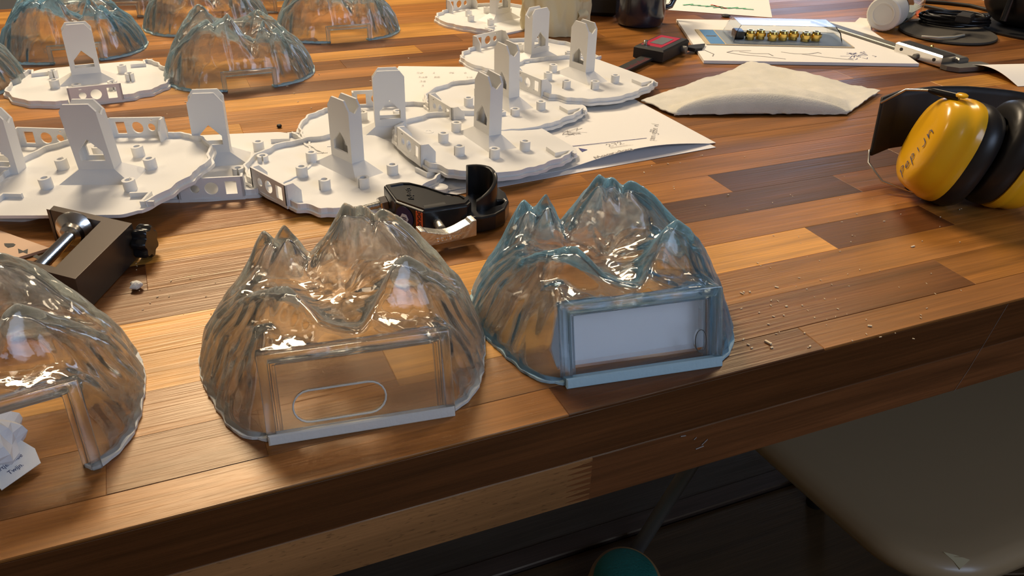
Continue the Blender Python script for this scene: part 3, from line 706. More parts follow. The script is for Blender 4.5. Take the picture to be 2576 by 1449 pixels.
for k in range(3): ribbon(g, [(0, -.002-.0018*k), (.02+.002*k, -.0022-.0018*k)], .0005, frame(P(1530, 373, .002), P(1580, 367, .002)-P(1530, 373, .002), (0, 0, 1)))
handwriting(g, 'pannigBBe nl', .0056, frame(P(1645, 358, .002), P(1660, 300, .002)-P(1645, 358, .002), (0, 0, 1)), adv=.85, w=.0005)
for k in range(7):
    pts = [(rnd.uniform(0, .03), rnd.uniform(0, .02)) for _ in range(4)]; ribbon(g, pts, .0004, Mx(1420, 345, 0))
_ex = Vector((-.297*math.cos(R_(4)), -.297*math.sin(R_(4)))); _ey = Vector((-.012, .21)); _det = _ex.x*_ey.y-_ex.y*_ey.x
def on_note(gg):
    out = []
    for p in gg.v:
        dx, dy = p[0]-pa.x, p[1]-pa.y; t = (dx*_ey.y-dy*_ey.x)/_det; v = (_ex.x*dy-_ex.y*dx)/_det
        out.append((p[0], p[1], TZ+.0006+NL(min(1, max(0, 1-t)), min(1, max(0, v)))+.0004))
    gg.v = out
on_note(g)
obj('pencil_lines', g, PENCIL, note)
tri_ = [P(1455, 372, .0018), P(1478, 378, .0018), P(1464, 384, .0018)]
g2.add([tuple(p) for p in tri_], [(0, 1, 2)])
ribbon(g2, [(0, 0), (P(1625, 348)-P(1436, 368)).to_2d().length and ((P(1625, 348)-P(1436, 368)).length, 0)], .0011, frame(P(1436, 368, .0018), P(1625, 348)-P(1436, 368), (0, 0, 1)))
on_note(g2)
obj('blue_pen_marks', g2, INKB, note)
# drawing pad top right
ca, cb, cc = V2(.746, 1.107), V2(.656, .900), V2(.920, .799)
cd = cc+(ca-cb)
pad = tag(obj('drawing_pad', G().prism([(p.x, p.y) for p in (cb, cc, cd, ca)], (), TZ+.0003, TZ+.0042), PAPER), 'thick white drawing pad under the blister pack', 'paper pad')
g = G(); PX = frame((cb.x, cb.y, TZ+.0043), cc-cb, (0, 0, 1))
for pts in ([(.075, .050), (.05, .048), (.04, .040), (.055, .030), (.085, .022), (.11, .012)], [(.058, .044), (.075, .036), (.095, .036), (.098, .026)], [(.115, .046), (.13, .038), (.15, .038), (.165, .046), (.168, .042)], [(.14, .036), (.17, .022), (.2, .012)], [(.012, .05), (.02, .03), (.016, .02)]):
    ribbon(g, pts, .0012, PX)
obj('pencil_sketch', g, PENCIL, pad)
g = G()
for k in range(16):
    x, y = rnd.uniform(.19, .235), rnd.uniform(.018, .05); ribbon(g, [(x+rnd.uniform(-.01, .01), y+rnd.uniform(-.006, .006)) for _ in range(3)], .0008, PX)
obj('pen_scribble', g, INKB, pad)
# far drawing, right hand sheets, scrap
dA, dB = V2(.770, 1.183), V2(.908, 1.085)
dn = Vector((dB.y-dA.y, -(dB.x-dA.x), 0)); dn = -dn.normalized()
draw = sheet('drawing_sheet', 'white sheet with a green and red drawing at the top edge', quad(dA, dB, dB+dn*.21, dA+dn*.21))
g = G(); g3 = G(); DX = frame((dA.x, dA.y, TZ+.0012), dB-dA, (0, 0, 1))
for k in range(9): ribbon(g, [(.03+.012*k, .042+.004*math.sin(k)), (.045+.012*k, .050+.004*math.cos(k*2))], .004, DX)
obj('green_strokes', g, GREEN, draw)
ribbon(g3, [(.075, .058), (.09, .045), (.098, .040)], .005, DX); obj('red_stroke', g3, REDP, draw)
e0, e1, e2 = P(2415, 165), P(2560, 218), P(2600, 150)
sheet('paper_sheet', 'curled white sheet at the right edge above the ear defenders', quad(e0, e1, e1+Vector((.14, -.035, 0)), e0+Vector((.14, -.035, 0)), lambda u, v: .010*math.sin(PI*u)*(1-v*.5)))
f0 = P(2440, -6); sheet('paper_sheet', 'small corner of white paper at the top right', quad(f0, P(2512, 10), P(2540, -20), P(2470, -40)))
s0 = P(2135, 72); sheet('paper_scrap', 'folded white scrap under the bottle cap', quad(s0, P(2192, 84), P(2185, 58), P(2160, 55), lambda u, v: .006*v))

# ------------------------------------------------------------------ cream cloth with rolled front
cl = [P(1612, 262), P(1695, 294), P(2130, 291), P(2212, 236), P(1890, 160)]
def cloth_fn(u, v):
    # u runs left to right, v from the front edge to the back point
    fr = cl[0].lerp(cl[1], u/.15) if u < .15 else (cl[1].lerp(cl[2], (u-.15)/.67) if u < .82 else cl[2].lerp(cl[3], (u-.82)/.18))
    bk = cl[0].lerp(cl[4], min(1, u/.5)) if u < .5 else cl[4].lerp(cl[3], (u-.5)/.5)
    p = fr.lerp(bk, v)
    w = math.sin(PI*min(1, max(0, (u-.13)/.71)))**.6 if .13 < u < .84 else 0
    z = .0032+.0030*mnoise.noise(p*22)+.0016*(.5-abs(mnoise.noise(p*48)))+.0008*mnoise.noise(p*120)
    if v < .34: z += w*.017*math.sin(PI*min(1, (v/.34)))**.7
    e = .0025*mnoise.noise(p*140)*(1 if v < .02 or v > .98 else 0)
    return (p.x+e, p.y+e, TZ+max(.0012, z))
o = tag(obj('cotton_cloth', G().grid(cloth_fn, 90, 46, thick=.0011), CLOTH, smooth=60), 'cream cotton cloth with a rolled front fold lying on the table', 'cloth')
def roll_fn(u, v):
    x = .15+.67*u; fr = cl[1].lerp(cl[2], u); bk = cl[0].lerp(cl[4], min(1, x/.5)) if x < .5 else cl[4].lerp(cl[3], (x-.5)/.5)
    d = (bk-fr); a = PI*1.15*v; r = .0004+.0105*math.sin(PI*min(1, max(.0, u**.85)))**.55
    c = fr+d.normalized()*(r*1.1)
    p = c-d.normalized()*r*math.cos(a)
    return (p.x, p.y, TZ+.0015+r+r*math.sin(a)*1.0-r*(1-v)*.9*(1 if v < .3 else max(0, 1-(v-.3)/.3)))
obj('rolled_hem', G().grid(roll_fn, 60, 16), CLOTH, o, 60)

# ------------------------------------------------------------------ black table clamp (left)
zt = .027
pt = [P(u, v, zt) for u, v in ((122, 545), (124, 528), (135, 517), (332, 561.5), (189, 702))]
arm = pt[2]-pt[3]; dn_ = arm.normalized()
in1 = P(253, 556.6, zt); in2 = P(139, 671.6, zt)
low_end = pt[4]+arm*1.02; in2b = in2+dn_*.012
tip_in = P(124, 540, zt)
poly = [pt[2], pt[3], pt[4], low_end, low_end+(in2-pt[4])*.55, in2+dn_*.03, in2, in1, in1+arm*.70, pt[1]]
clamp = thing('table_clamp', 'black steel table clamp with a screw and star knob on its side', 'clamp', (pt[3].x, pt[3].y, TZ))
L2 = lambda ps: [(p.x-pt[3].x, p.y-pt[3].y) for p in ps]
fr_ = obj('frame', G().prism(L2(poly), (), .0005, zt), SATIN, clamp)
bv = fr_.modifiers.new('bevel', 'BEVEL'); bv.width = .002; bv.segments = 3; bv.limit_method = 'ANGLE'
O3 = Vector((pt[3].x, pt[3].y, TZ))
s_a = P(180, 590, .017)-O3; s_b = P(95, 676, .017)-O3; ax = (s_a-s_b).normalized()
TM = frame(s_b, ax, (0, 0, 1)); ln = (s_a-s_b).length
prof = []; n = int(ln/.00055)
RZ = TM @ Matrix.Rotation(PI/2, 4, 'Y')
prof = [(.0037 if k % 2 else .0043, k*ln/n) for k in range(n+1)]
obj('screw', G().lathe(prof, 14, RZ), STEEL, clamp, 60)
DMx = RZ @ Matrix.Translation((0, 0, ln))
obj('pressure_pad', G().lathe([(.004, -.004), (.0075, -.002), (.0085, .002), (.0135, .0055), (.0145, .0068), (.0142, .0082), (.0, .0082)], 32, DMx), STEEL, clamp, 40)
kb = P(318, 606, .013)-O3; kd = Vector((.9, -.42, 0)).normalized()
KM = frame(kb, kd, (0, 0, 1)) @ Matrix.Rotation(PI/2, 4, 'Y')
obj('bolt', G().lathe([(.0032, 0), (.0032, .012)], 14, KM), STEEL, clamp, 40)
star = []
for k in range(70):
    a = 2*PI*k/70; r = .0112+.0014*math.cos(7*a); star.append((r*math.cos(a), r*math.sin(a)))
g = G().rings([[(x*.9, y*.9, .008) for x, y in star], [(x, y, .0095) for x, y in star], [(x, y, .0165) for x, y in star], [(x*.88, y*.88, .0185) for x, y in star]], KM)
obj('star_knob', g, BLKPLAS, clamp, 45)
# pale cut-out strip under the clamp
ra, rb = P(-40, 572), P(126, 631)
rd = (rb-ra).normalized(); rn = Vector((-rd.y, rd.x, 0)); rn = -rn if rn.y > 0 else rn
card = tag(obj('plywood_strip', G().prism([(p.x, p.y) for p in (ra, rb, rb+rn*.040-rd*.012, ra+rn*.045)], (), TZ+.0003, TZ+.0025), PINKWOOD), 'pale wooden strip with black cut shapes beside the table clamp', 'strip')
g = G()
def at_(u, v): p = P(u, v, .0027); return (p.x, p.y)
for sh_ in ([(10, 612), (34, 612), (39, 615), (34, 620), (20, 623), (12, 618)], [(45, 625), (58, 631), (70, 626), (69, 638), (58, 634), (47, 637)], [(82, 645), (92, 640), (98, 644), (108, 639), (116, 641), (104, 648), (110, 650), (98, 653)]):
    g.prism([at_(*q) for q in sh_], (), TZ+.0024, TZ+.0027)
obj('cut_shape', g, BLACKM, card)

# ------------------------------------------------------------------ half coupler
cp = lambda x, y, z: P(880+x*.1708, 400+y*.1708, z)
hb = .023
bo = [cp(490, 390, hb), cp(660, 620, hb), cp(1090, 772, hb), cp(1740, 675, hb), cp(1800, 620, hb), cp(1700, 560, hb), cp(1420, 520, hb), cp(1100, 410, hb), cp(850, 352, hb), cp(720, 350, hb)]
BO = Vector((bo[2].x, bo[2].y, TZ))
cpl = thing('half_coupler', 'black cast half coupler with a hook and silver wing bolt', 'coupler', BO)
l2 = lambda ps: [(p.x-BO.x, p.y-BO.y) for p in ps]
o = obj('body', G().prism(l2(bo), (), .0005, hb), BLACK, cpl); b_ = o.modifiers.new('bevel', 'BEVEL'); b_.width = .0018; b_.segments = 3
# raised border, and a flat black patch painted as the shade of a recess
g = G(); ctr_ = sum((p for p in bo), Vector())/len(bo)
rim_o = [ctr_.lerp(p, .93) for p in bo]; rim_i = [ctr_.lerp(p, .84) for p in bo]
g.prism(l2(rim_o), [l2(rim_i)], hb-.0002, hb+.0012); obj('raised_border', g, BLACK, cpl)
q = [cp(1080, 690, hb), cp(1390, 640, hb), cp(1440, 690, hb), cp(1110, 745, hb)]
obj('recess_shade', G().prism(l2(q), (), hb-.0002, hb+.0004), RUBBER, cpl)
# hook: upright half ring
hc = Vector((.2200, .5775, 0)); ro, ri_ = .0172, .0138; na = 30; rs = []
for k in range(na+1):
    t = k/na; a = R_(96-205*t); zt_ = .0395-.017*max(0, (t-.35)/.65)**1.3
    c, sn = math.cos(a), math.sin(a); x0, y0 = hc.x-BO.x, hc.y-BO.y
    rs.append([(x0+ri_*c, y0+ri_*sn, .004), (x0+ro*c, y0+ro*sn, .004), (x0+ro*c, y0+ro*sn, zt_-.0008), (x0+(ro-.0009)*c, y0+(ro-.0009)*sn, zt_), (x0+(ri_+.0006)*c, y0+(ri_+.0006)*sn, zt_), (x0+ri_*c, y0+ri_*sn, zt_-.0006)])
obj('hook', G().rings(rs), BLACK, cpl, 40)
fl_ = [cp(u, v, .014) for u, v in ((1990, 350), (2150, 385), (2290, 490), (2345, 620), (2290, 740), (2150, 820), (1950, 865), (1780, 865), (1650, 850), (1480, 800), (1500, 660), (1750, 520))]
slot = [cp(u, v, .014) for u, v in ((2080, 660), (2160, 605), (2250, 600), (2280, 625), (2230, 670), (2130, 695))]
o = obj('flange', G().prism(l2(fl_), [l2(slot)], .001, .0145), BLACK, cpl); b_ = o.modifiers.new('bevel', 'BEVEL'); b_.width = .0022; b_.segments = 3; b_.limit_method = 'ANGLE'
g = G(); web = [(hc.x-BO.x+.004, hc.y-BO.y-.020, .0145), (hc.x-BO.x+.021, hc.y-BO.y-.004, .0145), (hc.x-BO.x+.026, hc.y-BO.y-.026, .0145)]
# stickers on the left front face and lettering
fa, fb = bo[1], bo[2]; fd = (fb-fa).normalized(); fnrm = Vector((fd.y, -fd.x, 0))
SMx = frame(Vector((fa.x-BO.x, fa.y-BO.y, 0))+fnrm*.0004, fd, fnrm)
Lf = (fb-fa).length
o = obj('round_sticker', G().prism(circ(Lf*.34, .0125, .0088, 28), (), 0, .0003, SMx), NAVYST, cpl)
obj('logo', G().prism(circ(Lf*.34, .0115, .0042, 6), (), .0002, .0006, SMx), WHITEST, o)
obj('logo_letters', moved(textgeo('IJ', .006, .0002), SMx @ Matrix.Translation((Lf*.34, .0115, .0007)) @ Matrix.Rotation(-PI/2, 4, 'Z')), NAVYST, o)
o = obj('orange_sticker', G().prism(rect(Lf*.74, Lf*.74+.0068, .002, .0215), (), 0, .0003, SMx), ORANGE, cpl)
obj('sticker_lettering', moved(textgeo('DOUGHTY', .0047, .0002), SMx @ Matrix.Translation((Lf*.74+.0034, .0115, .0005)) @ Matrix.Rotation(-PI/2, 4, 'Z')), BLACKM, o)
tp = cp(890, 510, hb+.0004)
obj('cast_lettering', moved(textgeo('Doughty', .0062, .0003), frame(tp-BO, cp(920, 580, hb)-cp(850, 430, hb), (0, 0, 1))), BLACKM, cpl)
# wing bolt
wa, wb = cp(1010, 1190, .012)-BO, cp(1830, 1020, .012)-BO; wd_ = (wb-wa).normalized(); wl = (wb-wa).length
WM = frame((wa+wb)/2, wd_, (0, 0, 1)) @ Matrix.Rotation(PI/2, 4, 'X')
o_ = []
for k in range(25):
    x = -1+2*k/24; o_.append((x*wl/2, .0052-.0026*math.cos(x*PI)*1.0+(.0012 if abs(x) > .8 else 0)))
wing = o_[::-1]+[(x*wl/2, -.0055+.0015*abs(x)) for x in [-1, -.4, .4, 1]]
o = obj('wing_bolt', G().prism(wing, (), -.0048, .0048, WM), ZINC, cpl); b_ = o.modifiers.new('bevel', 'BEVEL'); b_.width = .0014; b_.segments = 3; b_.limit_method = 'ANGLE'
obj('wing_lettering', moved(textgeo('DOUGHTY', .0042, .0003), WM @ Matrix.Translation((0, -.0012, .0049))), STEEL, o)
bs = cp(1285, 930, .013)-BO
obj('bolt_shank', G().tube([bs+Vector((.0005, .008, 0)), bs+Vector((-.0005, -.012, -.0005))], .0035, 14), ZINC, cpl, 40)
hx = cp(545, 640, .014)-BO; hd = Vector((-1, -.12, -.06)).normalized()
HXM = frame(hx, hd, (0, 0, 1)) @ Matrix.Rotation(PI/2, 4, 'Y')
o = obj('hex_nut', G().lathe([(.0055, 0), (.0062, .001), (.0062, .0058), (.0052, .0068)], 6, HXM), STEEL, cpl)
npr = 40; obj('threaded_rod', G().lathe([(.0024 if k % 2 else .0028, .0065+k*.018/npr) for k in range(npr+1)], 12, HXM), ZINC, cpl, 60)
tag(obj('plug', G().lathe([(.0, 0), (.0065, .0), (.007, .002), (.0068, .0045), (.005, .0055), (.0, .005)], 22, Matrix.Translation(P(1108, 482))), WHITE, smooth=40), 'small white round plug between the coupler and the middle plate', 'plug')

# ------------------------------------------------------------------ ear defenders
em = thing('ear_defenders', 'yellow and black ear defenders with a handwritten name', 'ear defenders', (.609, .472, TZ), (0, 0, R_(-30)))
em.scale = (.91, .91, .91)
CUPT = 17.0
def cup(x0, sgn, nm):
    """x0: plane between shell and cushion, sgn: outward side"""
    def ringpts(x, ry, rz, n=40, ex=2.35):
        out = []
        for k in range(n):
            a = 2*PI*k/n; c, s = math.cos(a), math.sin(a)
            out.append((x0+sgn*x, ry*abs(c)**(2/ex)*(1 if c > 0 else -1), .0492+rz*abs(s)**(2/ex)*(1 if s > 0 else -1)))
        return out
    T = Matrix.Translation((x0, 0, .0492)) @ Matrix.Rotation(R_(CUPT), 4, 'Y') @ Matrix.Translation((-x0, 0, -.0492))
    sh = obj('cup_shell', G().rings([ringpts(0, .0385, .0485), ringpts(.004, .0388, .0488), ringpts(.0095, .0385, .0482), ringpts(.0105, .0372, .0468), ringpts(.018, .0365, .0455), ringpts(.024, .0352, .0440), ringpts(.029, .0330, .0415), ringpts(.0322, .0295, .0372), ringpts(.0340, .0215, .0275), ringpts(.0348, .011, .015), ringpts(.035, .002, .003)], T), YEL, em, 50)
    obj('cushion', G().rings([ringpts(0, .037, .0465), ringpts(-.004, .0392, .049), ringpts(-.012, .0398, .0492), ringpts(-.019, .0365, .046), ringpts(-.0225, .030, .039), ringpts(-.021, .022, .030), ringpts(-.014, .020, .028)], T), CUSH, em, 50)
    return sh
c1s = cup(-.0, -1, 1); c2s = cup(.048, 1, 2)
# headband: broad black strap standing behind the cups
BP = [(-.060, .044), (-.040, .060), (-.005, .074), (.03, .079), (.07, .076), (.105, .066), (.125, .05)]
def band_fn(u, v):
    t = u*(len(BP)-1); i = min(int(t), len(BP)-2); f = t-i
    x = BP[i][0]*(1-f)+BP[i+1][0]*f; y = BP[i][1]*(1-f)+BP[i+1][1]*f
    return (x, y+.008*(v-.5), .026+.056*v+.006*math.sin(PI*u))
g = G().grid(band_fn, 49, 10); g2 = G()
o = obj('headband', g, BLACKM, em, 60); sd = o.modifiers.new('solid', 'SOLIDIFY'); sd.thickness = .003
obj('band_wire', G().tube([(-.060, .043, .030), (-.062, .030, .022), (-.050, .014, .010), (-.028, .006, .006), (-.014, .0, .004)], .0012, 8), STEEL, em, 50)
obj('band_wire', G().tube([(-.060, .044, .078), (-.045, .030, .096), (-.026, .016, .101), (-.012, .004, .102)], .0012, 8), STEEL, em, 50)
def yoke(a, b, r):
    a, b = Vector(a), Vector(b); return G().tube([a, a.lerp(b, .15), a.lerp(b, .75), b], [r*.55, r*.8, r, r*1.1], 10)
obj('yoke', yoke((-.030, .016, .1010), (-.008, .000, .1000), .0035), BLKPLAS, em, 50)
obj('yoke', yoke((-.030, .008, .0070), (-.006, .0, .0042), .0032), BLKPLAS, em, 50)
obj('yoke', yoke((.085, .020, .0985), (.057, .000, .0995), .0035), BLKPLAS, em, 50)
for x in (-.0065, .0555): obj('pivot_button', G().lathe([(.0055, 0), (.0055, .0015), (.004, .0024), (0, .0026)], 20, Matrix.Translation((x, 0, .1015))), YEL, em, 40)
# handwritten name, running up the outer face of the near cup
g = G()
NM = frame((-.0335, .006, .0300), (0.06, -.50, .86), (-1, 0, .0))
handwriting(g, 'Pepijn', .0088, Matrix.Identity(4), adv=.98, w=.0010, slant=.1)
nv = []
for p in g.v:
    y = -.0110-p[0]*.16+(p[1])*.95; z = .0135+p[0]*1.0+(p[1])*.14
    # lay the stroke on the domed face
    q = ((abs(y)/.0365)**2.35+(abs(z-.0492)/.0455)**2.35)**(1/2.35)
    prf = [(0, .0352), (.31, .0350), (.60, .0342), (.81, .0324), (.905, .0292), (.965, .0242), (1.0, .0180)]
    x = np.interp(q, [a for a, b in prf], [b for a, b in prf])
    nv.append(tuple(Matrix.Translation((0, 0, .0492)) @ Matrix.Rotation(R_(CUPT), 4, 'Y') @ Vector((-float(x)-.0007, y, z-.0492))))
g.v = nv
obj('handwritten_name', g, INK, c1s)

# ------------------------------------------------------------------ mug, bag, dark things at the top edge
mp = thing('mug', 'dark navy mug at the top edge beside the cream bag', 'mug', (.683, 1.110, TZ))
pr = [(.0, .0006), (.026, .0006), (.033, .003), (.036, .010), (.0365, .02), (.0365, .092), (.036, .094), (.0345, .092), (.034, .012), (.030, .006), (.0, .006)]
obj('body', G().lathe(pr, 48), MUG, mp, 40)
obj('handle', G().tube([(.035, 0, .075), (.052, 0, .074), (.060, 0, .058), (.060, 0, .04), (.052, 0, .024), (.035, 0, .02)], .0045, 10), MUG, mp, 50)
def bag_ring(t, n=110):
    z = .0008+t*.135; out = []
    for k in range(n):
        a = 2*PI*k/n; w = .050*(1-.10*t); d = .030*(1-.72*t)
        rg = .5-abs(mnoise.noise(Vector((math.cos(a)*2.6+t*1.1, math.sin(a)*2.6-t*.7, t*2.1))))
        f = .92+.07*math.sin(7*a+4*t)+.55*(rg-.25)*(.4+.6*t)+.10*mnoise.noise(Vector((math.cos(a)*6, math.sin(a)*6, t*7)))
        if t < .08: f *= .90+1.2*t
        out.append((w*math.cos(a)*f, d*math.sin(a)*f, z+.002*math.sin(5*a)*t))
    return out
bag = thing('plastic_bag', 'crumpled cream plastic bag standing at the top edge', 'bag', (.538, 1.102, TZ), (0, 0, R_(-32)))
obj('film', G().rings([bag_ring(t/30) for t in range(31)]), BAGM, bag, 70)
obj('crimped_seam', G().grid(lambda u, v: (.046-.012*v+.003*math.sin(u*40), -.006+.004*math.sin(u*26)-.012*v, .006+.125*u), 60, 4), BAGM, bag, 60)
db = thing('dark_box', 'dark object behind the bag and the mug at the top edge', 'box', (.645, 1.205, TZ), (0, 0, R_(-25)))
obj('body', G().box(-.045, .045, -.03, .03, 0.0004, .07, ch=.006), BLACKM, db)
obj('lid', G().box(-.047, .047, -.032, .032, .07, .078, ch=.003), BLKPLAS, db)

# ------------------------------------------------------------------ digital caliper
ca0 = P(1655, 118, .008); cal = thing('digital_caliper', 'black digital caliper with red markings in front of the mug', 'caliper', (ca0.x-.004, ca0.y-.012, TZ), (0, 0, R_(33)))
obj('beam', G().box(-.150, .075, -.0085, .0085, .003, .0065, ch=.0006), BLACKM, cal)
obj('slider', G().box(-.038, .040, -.022, .020, .0015, .0175, ch=.0018), BLACKM, cal)
o = obj('display_bezel', G().box(-.026, .034, -.013, .016, .0170, .0180, ch=.0004), RED, cal)
obj('display', G().box(-.014, .022, -.008, .009, .0178, .0184), GREYLCD, o)
g = G()
for k in range(26): g.box(-.146+k*.004, -.1455+k*.004, -.0075, -.0075+(.008 if k % 5 == 0 else .005), .0064, .0067)
obj('scale_marks', g, RED, cal)
obj('thumb_wheel', G().lathe([(.0045, 0), (.005, .001), (.005, .006), (.0045, .007)], 16, Matrix.Translation((.020, -.0215, .008)) @ Matrix.Rotation(PI/2, 4, 'X')), GREYM, cal, 40)
obj('lock_screw', G().lathe([(.003, 0), (.003, .005), (.002, .006)], 14, Matrix.Translation((-.025, .010, .0175))), STEEL, cal, 40)
obj('jaw', G().prism([(.036, -.022), (.048, -.020), (.070, -.034), (.046, -.040), (.036, -.034)], (), .003, .0075), BLACKM, cal)

# ------------------------------------------------------------------ blister pack with brass fittings
zb = TZ+.0046
k0, k1 = P(1785, 112, .005), P(2150, 120, .005); kd_ = (k1-k0).normalized(); kL = (k1-k0).length
bl = thing('blister_pack', 'clear blister pack on a blue card lying on the drawing pad', 'blister pack', (k0.x, k0.y, zb), (0, 0, math.atan2(kd_.y, kd_.x)))
hole = capsule(.012, .045, .016, .006, 6)
obj('backing_card', G().prism([(-.004, .0), (kL, .0), (kL, .083), (-.004, .083)], [[(y_*.0+x_, y_) for x_, y_ in hole]], 0, .0008), KRAFT, bl)
obj('printed_face', G().prism([(.002, .003), (.022, .003), (.022, .080), (.002, .080)], [hole], .0008, .0011), BLUECARD, bl)
obj('printed_strip', G().prism([(.024, .003), (kL-.002, .003), (kL-.002, .080), (.024, .080)], (), .0008, .0010), mat('grey_blue_card', (.28, .32, .36), .5), bl)
a_, b2_, c_, d_ = .034, kL-.014, .008, .072
def frus(i, z): return [(a_+i, c_+i, z), (b2_-i, c_+i, z), (b2_-i, d_-i, z), (a_+i, d_-i, z)]
g = G().rings([frus(0, .0013), frus(.004, .016), frus(.010, .0235), frus(.0108, .0228), frus(.005, .0155), frus(.0010, .0013)], cap=False)
g.add([frus(.010, .0235)[k] for k in range(4)]+[frus(.0108, .0228)[k] for k in range(4)], [(0, 1, 2, 3), (7, 6, 5, 4)])
obj('clear_tray', g, CLEARP, bl)
BR = Matrix.Translation((k0.x, k0.y, zb)) @ Matrix.Rotation(math.atan2(kd_.y, kd_.x), 4, 'Z')
for k in range(7):
    x = .062+k*(kL-.098)/6.6; yy = .030+.004*math.sin(k*2.1)
    MM_ = BR @ Matrix.Translation((x, yy, .0014)) @ Matrix.Rotation(.4*k, 4, 'Z')
    tag(obj('brass_fitting', G().lathe([(.0, 0), (.0062, 0), (.0062, .004), (.0078, .0045), (.0078, .009), (.006, .0095), (.0052, .0125), (.003, .0125), (.003, .006), (.0, .006)], 18, MM_), BRASS, smooth=35),
        ['leftmost', 'second from left', 'third from left', 'middle', 'third from right', 'second from right', 'rightmost'][k]+' of the seven small brass fittings in the blister pack', 'fitting', 'brass fittings in the blister pack')
tag(obj('dark_fitting', G().box(.040, .053, .026, .044, .0014, .013, M=BR, ch=.0015), BLKPLAS), 'dark square piece at the left end of the blister pack', 'fitting')

# ------------------------------------------------------------------ bottle lying on its side
bt = thing('bottle', 'clear bottle of white powder lying with its ribbed cap forward', 'bottle', (1.018, .968, TZ))
bdir = Vector((.098, .055, .0)).normalized(); BM = frame((-.012, -.008, .0262), bdir, (0, 0, 1)) @ Matrix.Rotation(PI/2, 4, 'Y')
capr = []
for k in range(72):
    a = 2*PI*k/72; capr.append((math.cos(a), math.sin(a), .0004 if k % 2 else 0))
g = G().rings([[(c*(r-e*(1 if 0 < i < 4 else 0)), s*(r-e*(1 if 0 < i < 4 else 0)), z) for c, s, e in capr] for i, (r, z) in enumerate([(.0225, 0), (.0245, .0015), (.0248, .004), (.0248, .030), (.0252, .033), (.0252, .038)])], BM)
o = obj('cap', g, CAPW, bt, 30)
obj('cap_ring', G().prism(circ(0, 0, .0165, 32), [circ(0, 0, .0145, 32)], -.0008, .0002, BM), CAPW, o)
obj('dark_band', G().lathe([(.0225, .038), (.0235, .0385), (.0235, .0465), (.0225, .047)], 40, BM), BLACKM, bt, 40)
obj('glass_body', G().lathe([(.0205, .047), (.0215, .052), (.0255, .060), (.026, .066), (.026, .125), (.024, .131), (.0, .131), (.0, .128), (.0225, .128), (.0242, .123), (.0242, .066), (.020, .055), (.0190, .047)], 48, BM, cap=False), GLASSJ, bt, 40)
def pw(i, n=28):
    z = .060+.062*i/10; out = []
    for k in range(n):
        a = 2*PI*k/n; x, y = .0236*math.cos(a), .0236*math.sin(a); out.append((max(x, -.004+.002*math.sin(i)) if False else x, y, z))
    return out
g = G()
sec = arc(0, 0, .0236, -80, 80, 18)
g.prism(sec, (), .064, .124, BM); obj('powder', g, POWDER, bt, 40)

# ------------------------------------------------------------------ steel clamp tool, disc, cables, dark pouch
t0 = P(2128, 78, .006); t1 = P(2272, 120, .008); tdv = (t1-t0)
tl = thing('steel_clamp_bar', 'flat steel bar with a bright block and jaw beside the pad', 'bar clamp', (t1.x, t1.y, TZ), (0, 0, math.atan2(-tdv.y, -tdv.x)))
obj('bar', G().box(-.01, .17, -.009, .009, .0045, .0085, ch=.0008), GREYM, tl)
o = obj('block', G().box(-.074, .003, -.0125, .0125, .0006, .0165, ch=.0022), STEEL, tl)
obj('rear_block', G().box(-.080, -.020, -.0305, -.0125, .0006, .0125, ch=.002), GREYM, tl)
for x in (-.008, -.062): obj('rivet', G().lathe([(.0022, 0), (.0022, .0008), (0, .001)], 12, Matrix.Translation((x, .0125, .009)) @ Matrix.Rotation(-PI/2, 4, 'X')), BLACKM, o)
obj('side_screw', G().lathe([(.0038, 0), (.0038, .003), (.002, .004)], 12, Matrix.Translation((-.034, .0125, .006)) @ Matrix.Rotation(-PI/2, 4, 'X')), GREYM, tl, 40)
obj('jaw', G().prism([(-.074, .0125), (-.074, -.014), (-.084, -.050), (-.096, -.050), (-.102, -.034), (-.096, .004), (-.084, .0125)], (), .0008, .0065), GREYM, tl)
obj('brass_pin', G().lathe([(.0028, 0), (.003, .003), (0, .0045)], 12, Matrix.Translation((-.028, -.020, .0125))), BRASS, tl, 40)
dc = P(2382, 86)
tag(obj('round_mat', G().lathe([(.0, .0005), (.066, .0005), (.068, .002), (.067, .0042), (.0, .0042)], 56, Matrix.Translation(dc)), mat('grey_foam', (.050, .044, .036), .7), smooth=30), 'flat dark grey round disc under the coiled cable', 'disc')
def coil(c, r, z, loops, rr_, seed, sq=.55, rot=-.6):
    rn_ = random.Random(seed); pts = []
    for k in range(loops*26+1):
        a = 2*PI*k/26; q = r*(1+.10*math.sin(k*.37+seed)); x, y = q*math.cos(a), q*sq*math.sin(a)
        pts.append((c.x+x*math.cos(rot)-y*math.sin(rot), c.y+x*math.sin(rot)+y*math.cos(rot), TZ+z+.0024*(k/26)+.0008*math.sin(k*.9)))
    return pts
tag(obj('coiled_cable', G().tube(coil(P(2395, 70), .046, .0066, 6, .0022, 2), .0022, 8), BLKPLAS, smooth=60), 'coil of glossy black cable on the round disc', 'cable')
o = tag(obj('cable_plug', G().box(-.014, .014, -.010, .010, 0, .012, M=Matrix.Translation(P(2425, 55, .021)) @ Matrix.Rotation(.5, 4, 'Z'), ch=.002), BLACKM), 'black connector block on top of the coiled cable', 'plug')
tag(obj('flat_lead', G().tube([P(2318, 92, .006), P(2360, 95, .0075), P(2400, 93, .0075), P(2425, 88, .006)], .0018, 8), mat('grey_lead', (.45, .42, .34), .25), smooth=60), 'pale thin lead lying across the front of the round disc', 'cable')
tag(obj('cable', G().tube([P(2320, 3, .003), P(2385, 8, .003), P(2440, 14, .003), P(2490, 26, .003)], .0030, 8), BLACKM, smooth=60), 'upper black cable running to the dark pouch', 'cable')
